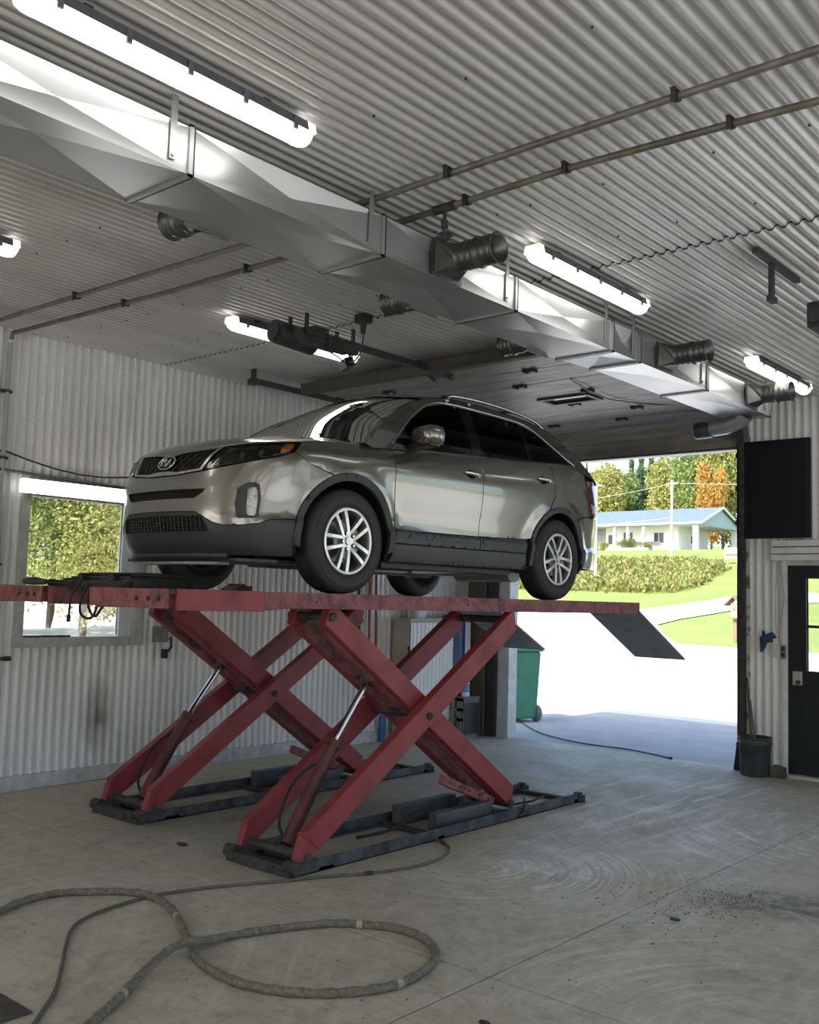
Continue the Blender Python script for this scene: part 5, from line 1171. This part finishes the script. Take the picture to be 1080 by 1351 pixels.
MB().tube(out, .010, 8).build('hose_run', mat('grey_rubber_hose', (.085, .082, .070), .7, 0., (.13, .125, .105), 20.), hs2)
for i in (5, 6*5): c = Vector(out[i]); d = (Vector(out[i+1])-c).normalized()*.03; MB().tube([c-d, c+d], .0145, 10).build('coupling', m_rust, hs2)
CN = [px2f(*q) for q in ((676, 940), (684, 950), (700, 962), (725, 972), (770, 982), (830, 990), (882, 1001))]
hs3 = obj_empty('power_cable', (0, 0, 0), 'black cable trailing over the floor from the green bin', 'cable')
MB().tube(catmull([(x, y, .0095) for x, y in CN], 6), .008, 7).build('cable_run', m_rubber, hs3); x, y = CN[-1]; MB().cyl((x, y, .012), (x+.05, y-.02, .012), .012, 10).build('plug', m_rubber, hs3)
gl = obj_empty('cloth_rag', (*px2f(-12, 1345), 0), 'dirty rag at the lower left picture edge', 'rag')
g = MB(); rnd = random.Random(9); g.grid(lambda a, b: ((a-.75)*.28, (b-.5)*.30, .004+.035*abs(math.sin(a*7+b*5))*math.sin(PI*a)*math.sin(PI*b)+.004), 10, 10); g.build('cloth', mat('oily_cloth', (.10, .09, .07), .9, 0., (.05, .045, .035), 10.), gl)
# loose dirt
def crumbs(name, seeds, label):
    mb = MB(); rnd = random.Random(11)
    for cx_, cy_, sx_, sy_, n, r0 in seeds:
        for _ in range(n):
            x, y = rnd.gauss(cx_, sx_), rnd.gauss(cy_, sy_); r = r0*rnd.uniform(.4, 1.3); z = r*.5
            if y > 10.7 or x < -8.3: continue
            P = [(x+r*rnd.uniform(.7, 1.2)*a, y+r*rnd.uniform(.7, 1.2)*b, max(.0005, z+z*c*rnd.uniform(.7, 1.))) for a, b, c in ((1, 0, -.2), (-.3, .9, -.2), (-.8, -.4, -.2), (.1, -.9, -.3), (0, 0, 1))]
            mb.add(P, [(0, 1, 4), (1, 2, 4), (2, 3, 4), (3, 0, 4), (3, 2, 1, 0)])
    o = mb.build(name, mat('dark_dirt', (.045, .042, .036), .95, 0., (.09, .085, .075), 20.)); tag(o, label, 'dirt', kind='stuff')
crumbs('floor_dirt', [(*px2f(960, 1188), .16, .22, 300, .006), (*px2f(900, 1200), .2, .3, 70, .007), (*px2f(790, 1195), .35, .4, 45, .008), (-4.9, 4.6, .5, .4, 110, .006), (-6.4, 4.6, .6, .4, 110, .006), (-4.8, 6.2, .3, 1.0, 120, .006), (-6.5, 6.2, .4, 1.0, 120, .006), (*px2f(350, 1230), .8, .6, 40, .006), (*px2f(600, 1200), 1., .8, 50, .006)], 'loose dark dirt crumbs strewn over the concrete floor')
for (x, y, rr, lab) in ((*px2f(240, 1115), .055, 'flat black scrap lying between the two lifts'), (*px2f(890, 1214), .035, 'dark clod on the floor crack near the hose loop'), (*px2f(640, 1352), .03, 'tiny clod at the lower picture edge')):
    n = 9; rnd = random.Random(int(rr*1000)); top = [(rr*rnd.uniform(.7, 1.1)*math.cos(2*PI*i/n), .6*rr*rnd.uniform(.7, 1.1)*math.sin(2*PI*i/n)) for i in range(n)]
    o = MB().prism(top, 'z', 0, .012).build('dirt_clod', m_grease, bevel=.004); o.location = (x, y, .001); tag(o, lab, 'scrap', 'scraps on the floor')
# ================================================================ outside
TER = [(8, -.02), (11, -.02), (28, .1), (34, .37), (50, 1.5), (63, 2.5), (78, 5.0), (94, 7.45), (113, 7.6), (170, 12.5), (260, 14)]
def tz(y): return _lin(TER, y)
m_grass = mat('lawn_grass', (.16, .24, .045), .9, 0., (.24, .28, .075), .35, 8., .3, .7, bump=.6, bscale=6.)  # the lawn's own two greens, mixed by noise
m_gravel = mat('pale_gravel', (.70, .68, .64), .95, 0., (.60, .585, .55), .8, 10., bump=.4, bscale=30.)
g = MB(); ys = [11.0, 14, 18, 22, 26, 30, 34, 38, 42, 46, 50, 54, 58, 63, 67, 71, 75, 78, 82, 86, 90, 94, 100, 106, 113, 125, 140, 155, 170, 215, 260]
xs = [-170, -130, -100, -80, -65, -55, -45, -38, -32, -26, -20, -14, -8, 0, 12, 30, 60, 110]
vs = [(x, y, tz(y)-.03 if y < 113 else tz(y)-.03) for y in ys for x in xs]; nx = len(xs)
g.add(vs, [(j*nx+i, j*nx+i+1, (j+1)*nx+i+1, (j+1)*nx+i) for j in range(len(ys)-1) for i in range(nx-1)], True)
lawn = g.build('ground_lawn', m_grass, fix=False); tag(lawn, kind='structure')
g = MB(); g.add([(-170, -60, -.05), (110, -60, -.05), (110, 11.0, -.05), (-170, 11.0, -.05)], [(0, 1, 2, 3)]); yd0 = g.build('ground_yard', m_gravel, fix=False); tag(yd0, kind='structure')
def ground_patch(name, poly, m_, off, step=2.5):
    o = patch(poly, lambda a, b, o_: (b, a, tz(b)+o_), off, (), step, 0).build(name, m_, None, fix=False); tag(o, kind='structure'); return o
ground_patch('ground_gravel', [(-120, 10.98), (60, 10.98), (60, 72), (2, 72), (-5, 45), (-11, 33.6), (-16.35, 34.1), (-17.97, 36.6), (-20.9, 41.6), (-23, 45.5), (-25.9, 49.2), (-31, 50.5), (-40, 52), (-70, 54), (-120, 56)], m_gravel, .0)  # right part runs on unseen, added so the car door reflects pale ground
ground_patch('ground_drive', [(-20.9, 41.6), (-21.35, 44.8), (-21.3, 48.5), (-21.4, 52.3), (-20.9, 56), (-18, 64), (-24, 66), (-26.2, 62), (-26.14, 54.8), (-25.8, 49.1), (-23, 45.4)], m_gravel, .02, 2.)
ap = MB().box(-14, 6, EY+.16, 14.75, -.08, -.004).build('ground_apron', mat('apron_concrete', (.46, .46, .45), .9, 0., (.38, .38, .37), 2., 8.)); tag(ap, kind='structure')

def leaf_cloud(n, rx, rz, size, seed, cone=False, lumps=9):
    rnd = random.Random(seed); mb = MB(); C = []
    for _ in range(lumps):
        a, h = rnd.uniform(0, 2*PI), rnd.uniform(-.75, .75); r = rnd.uniform(.2, .62)*math.sqrt(1-h*h); C.append((r*math.cos(a), r*math.sin(a), h, rnd.uniform(.32, .5)))
    for _ in range(n):
        if cone:
            t = rnd.random()**.7; a = rnd.uniform(0, 2*PI); lay = .75+.25*math.cos(t*46); rr = t*rx*lay*(rnd.uniform(.5, 1.)); p = Vector((rr*math.cos(a), rr*math.sin(a), rz*(1-2*t)-.12*rr))
        else:
            c = rnd.choice(C); d = Vector((rnd.gauss(0, 1), rnd.gauss(0, 1), rnd.gauss(0, 1))).normalized()*c[3]*rnd.uniform(.65, 1.02); p = Vector(((c[0]+d.x)*rx, (c[1]+d.y)*rx, (c[2]+d.z)*rz))
        u = Vector((rnd.gauss(0, 1), rnd.gauss(0, 1), rnd.gauss(0, .7))).normalized(); w = u.cross(Vector((rnd.gauss(0, 1), rnd.gauss(0, 1), rnd.gauss(0, 1)))).normalized(); s = size*rnd.uniform(.5, 1.1)
        mb.add([p-u*s*.6, p+w*s*.36, p+u*s*.6, p-w*s*.36], [(0, 1, 2, 3)])
    return mb
def leafmat(name, c1, c2):
    m = mat(name, c1, .7, 0., c2, 1.6, 3., .3, .7); nt = m.node_tree; b = nt.nodes['Principled BSDF']; o = nt.nodes['Material Output']
    t = nn(nt, 'ShaderNodeBsdfTranslucent'); x = nn(nt, 'ShaderNodeMixShader'); x.inputs[0].default_value = .3
    src = b.inputs['Base Color'].links[0].from_socket; nt.links.new(src, t.inputs['Color']); nt.links.new(b.outputs[0], x.inputs[1]); nt.links.new(t.outputs[0], x.inputs[2]); nt.links.new(x.outputs[0], o.inputs['Surface']); return m
L_GREEN = leafmat('leaf_green', (.17, .25, .07), (.26, .33, .10)); L_YEL = leafmat('leaf_yellow_green', (.32, .34, .10), (.42, .40, .13)); L_DARK = leafmat('leaf_conifer', (.07, .13, .07), (.12, .19, .09)); L_ORA = leafmat('leaf_orange', (.55, .24, .05), (.45, .30, .07))
m_bark = mat('tree_bark', (.12, .10, .08), .9)
CROWN = {'green': leaf_cloud(6500, 1, 1, .085, 1, lumps=16).mesh('crown', L_GREEN, False), 'yellow': leaf_cloud(6500, 1, 1, .085, 2, lumps=16).mesh('crown', L_YEL, False), 'conifer': leaf_cloud(6000, 1, 1, .085, 3, True).mesh('crown', L_DARK, False), 'orange': leaf_cloud(3500, 1, 1, .10, 4, lumps=6).mesh('crown', L_ORA, False)}
TRUNK = MB().tube([(0, 0, 0), (.05, .02, .5), (0, 0, 1.0)], [1.0, .7, .35], 8).mesh('trunk', m_bark)
def tree(x, y, kind, h, r, label, base=None, group='trees behind the white house', cat='tree'):
    b = tz(y) if base is None else base; t = empty('conifer' if kind == 'conifer' else 'leafy_tree', (x, y, b-.05)); tag(t, label, cat, group)
    share('trunk', TRUNK, t, (0, 0, 0), (0, 0, x), (.085*r**.5, .085*r**.5, h*.55)); c = .5 if kind == 'conifer' else .56
    share('crown', CROWN[kind], t, (0, 0, h*c), (0, 0, x*2.7+y), (r, r, h*(.5 if kind == 'conifer' else .44))); return t
def pt(zx, Y): 
    """x of a direction measured through the open doorway, at depth Y"""
    return Y*(-.5895+(zx-170)/630*.1312)
for zx, Y, kind, h, r, lab in (
    (30, 124, 'yellow', 12.5, 4.2, 'yellowish tree behind the house, partly covered by the car tail'),
    (150, 132, 'conifer', 14.5, 3.0, 'dark conifer furthest left behind the left utility pole'),
    (215, 126, 'green', 13.0, 4.4, 'green leafy tree straight behind the left utility pole'),
    (300, 122, 'yellow', 13.2, 4.4, 'broad yellow green tree above the left part of the blue roof'),
    (380, 130, 'green', 13.4, 4.0, 'green tree between the yellow tree and the tall conifers'),
    (430, 136, 'conifer', 16.6, 2.8, 'slim dark conifer left of the two tallest conifers'),
    (488, 130, 'conifer', 17.2, 3.0, 'left one of the two tallest dark conifers behind the roof'),
    (548, 132, 'conifer', 17.4, 3.1, 'right one of the two tallest dark conifers behind the roof'),
    (605, 120, 'yellow', 13.2, 3.9, 'yellow green tree left of the right utility pole'),
    (680, 128, 'green', 14.6, 4.4, 'green tree behind the right utility pole'),
    (742, 120, 'yellow', 11.6, 3.6, 'lower yellow green tree between utility pole and tall tree'),
    (812, 116, 'green', 15.2, 4.4, 'tall green tree left of the orange tree'),
    (885, 111.2, 'orange', 12.6, 2.3, 'orange autumn tree standing among the green ones'),
    (945, 115, 'yellow', 15.0, 4.4, 'tall yellow green tree right of the orange tree'),
    (1040, 117, 'green', 15.6, 4.6, 'tall green tree at the right edge of the doorway'),
    (1130, 121, 'yellow', 14.0, 4.6, 'yellow green tree hidden mostly by the right door jamb')):
    tree(pt(zx, Y), Y, kind, h, r, lab)
for k_ in ('green', 'yellow'): CROWN[k_+'_fine'] = leaf_cloud(20000, 1, 1, .040, 31+len(k_), lumps=26).mesh('crown', L_GREEN if k_ == 'green' else L_YEL, False)
for x, y, kind, h, r, lab in ((-33, 16.8, 'green_fine', 10.5, 3.6, 'green tree seen through the left part of the workshop window'), (-31, 18.6, 'yellow_fine', 9.0, 3.2, 'yellow green tree seen in the middle of the workshop window'), (-34, 22.6, 'green_fine', 10.5, 3.6, 'green tree seen at the right side of the workshop window'), (-40, 22.4, 'green_fine', 14.5, 4.6, 'tall green tree standing behind the others outside the window'), (-38, 27.2, 'yellow_fine', 13, 4.4, 'yellow green tree furthest right outside the window'), (-38, 17.0, 'yellow_fine', 12.5, 4.4, 'yellow tree furthest left outside the window')):
    tree(x, y, kind, h, r, lab, -.05, 'trees outside the workshop window')
for k, (y, m_, lab) in enumerate(((10.0, mat('red_machine_paint', (.35, .05, .04), .5), 'small red garden cart outside the window'), (11.9, mat('blue_tarp', (.20, .32, .45), .6), 'blue covered pile outside the window'))):
    r = empty('garden_cart' if k == 0 else 'covered_pile', (-17.5, y, -.05)); tag(r, lab, 'cart' if k == 0 else 'pile')
    if k == 0:
        MB().prism([(-.3, .3), (.3, .3), (.4, .7), (-.4, .7)], 'x', -.3, .3).build('tub', m_, r, bevel=.02)
        for s in (-1, 1): MB().lathe([(.10, -.03), (.2, -.04), (.2, .04), (.10, .03)], (s*.34, .1, .2), 'x', 18).build('cart_wheel', m_rubber, r)
        for s in (-.2, .2): MB().tube([(s, .3, .6), (s, .8, .8)], .02, 8).build('cart_handle', m_, r)
        MB().cyl((.0, -.25, 0), (0, -.25, .32), .02, 8).build('stand', m_dark, r)
    else:
        MB().grid(lambda a, b: ((a-.5)*1.4, (b-.5)*2.0, .9*math.sin(PI*a)**.6*math.sin(PI*b)**.5*(1+.1*math.sin(9*a+7*b))), 14, 16).build('cover', m_, r)
        for s in (-1, 1): MB().box(s*.6-.1, s*.6+.1, -.1, .1, 0, .12).build('weight', m_conc, r)

# shrubs on the bank
bank = [(-39.2, 64.0), (-35.6, 63.6), (-31.2, 63.3), (-30.85, 66.3), (-31.6, 72.0), (-32.2, 76.6), (-38.1, 79.9), (-46.8, 79.9), (-54, 80), (-54, 64.5)]
rnd = random.Random(21); pts = []
while len(pts) < 3400:
    x, y = rnd.uniform(-54, -30.8), rnd.uniform(63.3, 80)
    if inside(np.array([[x, y]]), bank)[0]: pts.append((x, y))
for nm, m_, f0, f1, lab in (('bank_shrubs', leafmat('bank_leaf', (.20, .25, .055), (.30, .30, .10)), 0, .82, 'low green brush covering the bank below the house'), ('dry_weeds', leafmat('dry_leaf', (.36, .29, .12), (.28, .28, .09)), .82, 1., 'pale dry weeds mixed into the brush of the bank')):
    mb = MB()
    for x, y in pts[int(f0*len(pts)):int(f1*len(pts))]:
        b = tz(y)
        for _ in range(6):
            p = Vector((x+rnd.gauss(0, .2), y+rnd.gauss(0, .2), b+rnd.uniform(0, .75))); u = Vector((rnd.gauss(0, .6), rnd.gauss(0, .6), 1)).normalized(); w = u.cross(Vector((rnd.gauss(0, 1), rnd.gauss(0, 1), .2))).normalized(); s = rnd.uniform(.12, .28); mb.add([p-u*s, p+w*s*.5, p+u*s, p-w*s*.5], [(0, 1, 2, 3)])
    o = mb.build(nm, m_, None, fix=False); tag(o, lab, 'brush', kind='stuff')

# the white house
HX, HY, HZ = -44.07, 97.0, 7.45
ho = empty('house', (HX, HY, HZ)); tag(ho, 'white bungalow with a blue grey roof and an open carport at its right end', 'house')
m_hw = mat('house_white', (.78, .77, .74), .7); m_roof = mat('blue_grey_shingle', (.10, .145, .19), .8, 0., (.14, .19, .24), 3.); m_hs = mat('house_stone', (.38, .36, .34), .9, 0., (.22, .21, .20), 2.); m_hg = mat('house_window_dark', (.05, .06, .07), .15)
MB().box(-19, -3.2, 1.4, 8.8, 0, 2.75).build('wall', m_hw, ho)
MB().box(-19.3, .3, -.3, 10.3, -.3, .06).build('plinth', mat('house_slab', (.6, .6, .58), .9), ho)
MB().box(-3.2, -3.0, 1.4, 8.8, 0, 2.75).build('carport_wall', m_hw, ho)
MB().add([(-19.6, -.5, 2.86), (.45, -.5, 2.86), (.45, 5.05, 4.85), (-19.6, 5.05, 4.85), (-19.6, -.5, 3.0), (.45, -.5, 3.0), (.45, 5.05, 5.0), (-19.6, 5.05, 5.0)], [(0, 1, 2, 3), (7, 6, 5, 4), (0, 4, 5, 1), (1, 5, 6, 2), (3, 2, 6, 7), (0, 3, 7, 4)]).build('roof_slope', m_roof, ho)
MB().add([(-19.6, 10.6, 2.86), (.45, 10.6, 2.86), (.45, 5.05, 4.85), (-19.6, 5.05, 4.85), (-19.6, 10.6, 3.0), (.45, 10.6, 3.0), (.45, 5.05, 5.0), (-19.6, 5.05, 5.0)], [(0, 1, 2, 3), (7, 6, 5, 4), (0, 4, 5, 1), (1, 5, 6, 2), (3, 2, 6, 7), (0, 3, 7, 4)]).build('roof_slope', m_roof, ho)
MB().prism([(-.2, 2.86), (10.3, 2.86), (5.05, 4.75)], 'x', .05, .15).build('gable', mat('gable_blue_grey', (.40, .48, .58), .7), ho)
for a, b in (((.48, -.55, 2.9), (.48, 5.05, 4.93)), ((.48, 10.65, 2.9), (.48, 5.05, 4.93))): MB().bar(a, b, .06, .24).build('barge_board', m_hw, ho)
MB().box(-19.6, .45, -.56, -.5, 2.82, 3.04).build('gutter', m_hw, ho)
MB().box(-19, .2, -.3, 10.2, 2.74, 2.84).build('soffit', mat('soffit_grey', (.45, .46, .47), .8), ho)
for x, w in ((-.35, .28), (-6.3, .14), (-8.2, .14), (-9.8, .14), (-13, .14)): MB().box(x-w, x+w, -.25, .1, 0, 2.8).build('porch_post', m_hw, ho)
MB().box(-.6, -.1, 9.6, 10.1, 0, 2.8).build('porch_post', m_hw, ho)
for x0, x1, z0, z1 in ((-5.9, -4.6, .9, 2.2), (-9.6, -8.3, .6, 2.3), (-15.5, -14.2, .9, 2.2)):
    w = MB().box(x0, x1, 1.34, 1.42, z0, z1).build('window', m_hw, ho); MB().box(x0+.1, (x0+x1)/2-.04, 1.32, 1.35, z0+.1, z1-.1).build('pane', m_hg, w); MB().box((x0+x1)/2+.04, x1-.1, 1.32, 1.35, z0+.1, z1-.1).build('pane', m_hg, w)
d = MB().box(-11.6, -10.7, 1.33, 1.42, .05, 2.15).build('front_door', m_hw, ho); MB().box(-11.4, -10.9, 1.31, 1.34, .9, 1.95).build('pane', m_hg, d)
d = MB().box(-3.01, -2.95, 4.2, 5.1, .05, 2.1).build('carport_door', m_hw, ho); MB().box(-2.96, -2.93, 4.4, 4.9, 1.1, 1.9).build('pane', m_hg, d)
MB().box(-10.5, -5.0, 1.30, 1.38, 0.05, 1.15).build('stone_facing', m_hs, ho); MB().box(-14, -11.8, 1.30, 1.38, .05, 2.7).build('stone_facing', m_hs, ho)
MB().box(-17.6, -16.8, 4.2, 5.0, 4.4, 5.7).build('chimney', mat('red_brick_chimney', (.38, .12, .08), .8), ho)
for x, y, s, lab in ((-54.0, 94.6, .8, 'rounded ochre shrub in front of the porch, left one'), (-51.0, 94.4, 1.1, 'rounded olive shrub in front of the house porch, taller'), (-48.8, 94.3, .7, 'rounded yellow shrub in front of the porch, right one')):
    t = empty('garden_shrub', (x, y, tz(y)-.05)); tag(t, lab, 'shrub', 'shrubs before the porch'); share('crown', CROWN['yellow' if s < 1 else 'green'], t, (0, 0, s*.6), (0, 0, x), (s*1.4, s, s*.6)); share('trunk', TRUNK, t, (0, 0, 0), (0, 0, 0), (.06, .06, .4))
hd = empty('hedge', (-40.0, 108.6, 7.5)); tag(hd, 'trimmed green hedge behind the carport', 'hedge')
for k in range(7): share('hedge_plant', CROWN['green'], hd, (-4+k*1.5, 0, .9), (0, 0, k), (1.2, .9, 1.0))
fb = MB().box(-5.2, -1.0, -3.2, -2.6, .0, .35).build('flower_bed', mat('bed_stone', (.55, .52, .48), .9, 0., (.4, .38, .34), 3.)); fb.location = (-47, 96.6, 7.3); tag(fb, 'low stone edged bed in front of the porch', 'bed')
# utility poles and wires
m_pole = mat('weathered_pole', (.55, .53, .50), .9)
P1, P2 = Vector((-39.68, 81.62, tz(81.62))), Vector((-39.81, 68.59, tz(68.59)))
for P, h, lab in ((P1, 7.4, 'utility pole standing in front of the carport'), (P2, 8.2, 'utility pole beside the car tail')):
    r = empty('utility_pole', P-Vector((0, 0, .1))); tag(r, lab, 'pole', 'utility poles'); MB().tube([(0, 0, 0), (0, 0, h)], [.15, .10], 12).build('pole_shaft', m_pole, r)
    MB().box(-.5, .5, -.04, .04, h-.35, h-.25).build('cross_arm', m_pole, r); MB().cyl((0, 0, h-.25), (0, 0, h-.05), .05, 8).build('insulator', m_hw, r)
def wire(name, a, b, sag, lab):
    pts = [Vector(a).lerp(Vector(b), i/16)-Vector((0, 0, sag*4*(i/16)*(1-i/16))) for i in range(17)]; o = MB().tube(pts, .022, 5).build(name, m_pole); tag(o, lab, 'wire', 'overhead wires')
t1, t2 = P1+Vector((0, 0, 7.0)), P2+Vector((0, 0, 7.8))
wire('overhead_wire', t1+Vector((.4, 0, 0)), (-8, 92, 14.0), .8, 'upper overhead wire right of the pole before the carport')
wire('overhead_wire', t1, (-70, 90, 13.2), 1.0, 'overhead wire running left from the pole before the carport')
wire('overhead_wire', P1+Vector((0, 0, 3.9)), (-70, 88, 10.6), .7, 'low overhead wire crossing in front of the blue roof')
wire('overhead_wire', t2, (-95, 60, 11.0), .8, 'overhead wire at the pole beside the car tail')
# yard lamp, sign, wheelie bin
yl = empty('bird_house', (-14.97, 36.12, tz(36.12))); tag(yl, 'small wooden bird house on a post at the lawn edge', 'bird house')
MB().box(-.07, .07, -.07, .07, 0, .85).build('post', mat('reddish_timber', (.26, .16, .11), .8), yl); MB().box(-.22, .22, -.2, .2, .85, .9).build('shelf', MATS['reddish_timber'], yl)
for s in (-1, 1): MB().prism([(0, 1.72), (s*.34, 1.38), (s*.34, 1.33), (0, 1.66)], 'y', -.28, .28).build('roof_board', MATS['reddish_timber'], yl)
MB().box(-.13, .13, -.13, .13, .9, 1.45).build('box', mat('pale_timber', (.35, .27, .2), .8), yl); MB().cyl((0, -.131, 1.2), (0, -.134, 1.2), .03, 10).build('hole', m_black, yl)
sg_ = empty('yard_sign', (-33.46, 79.87, tz(79.87))); tag(sg_, 'white sign board on two legs beside the far lawn', 'sign')
MB().box(-.6, .6, -.03, .03, .5, 1.4).build('board', m_hw, sg_); MB().box(-.5, .5, -.04, -.03, .7, .85).build('stripe', mat('sign_red', (.5, .1, .1), .6), sg_)
for s in (-.5, .5): MB().box(s-.04, s+.04, -.04, .04, 0, .6).build('leg', m_hw, sg_)
wb = empty('wheelie_bin', (-8.64, 12.52, -.004), 1.2); tag(wb, 'green wheeled waste bin standing outside the door jamb', 'bin')
m_bin = mat('green_bin_plastic', (.05, .22, .12), .5, 0., (.06, .26, .15), 4.)
b_ = MB(); b_.obox((0, 0, .55), (.23, 0, 0), (0, .26, 0), (0, 0, .50), 1.18); b_.build('bin_body', m_bin, wb, bevel=.03)
MB().box(-.30, .30, -.33, .33, 1.05, 1.10).build('lid', m_bin, wb, bevel=.02); MB().cyl((-.25, .34, 1.02), (.25, .34, 1.02), .02, 10).build('handle', m_bin, wb)
for s in (-1, 1): wv = MB().lathe([(.03, -.03), (.11, -.035), (.125, -.02), (.125, .02), (.11, .035), (.03, .03)], (s*.26, -.20, .125), 'x', 24).build('bin_wheel', mat('grey_wheel', (.16, .17, .18), .6), wb); MB().cyl((s*.26-.04, -.20, .125), (s*.26+.04, -.20, .125), .04, 14).build('wheel_hub', mat('pale_hub', (.5, .5, .5), .5), wv)
for s in (-.1, .1): MB().box(s-.05, s+.05, -.27, -.255, .3, .85).build('front_rib', m_bin, wb, bevel=.01)
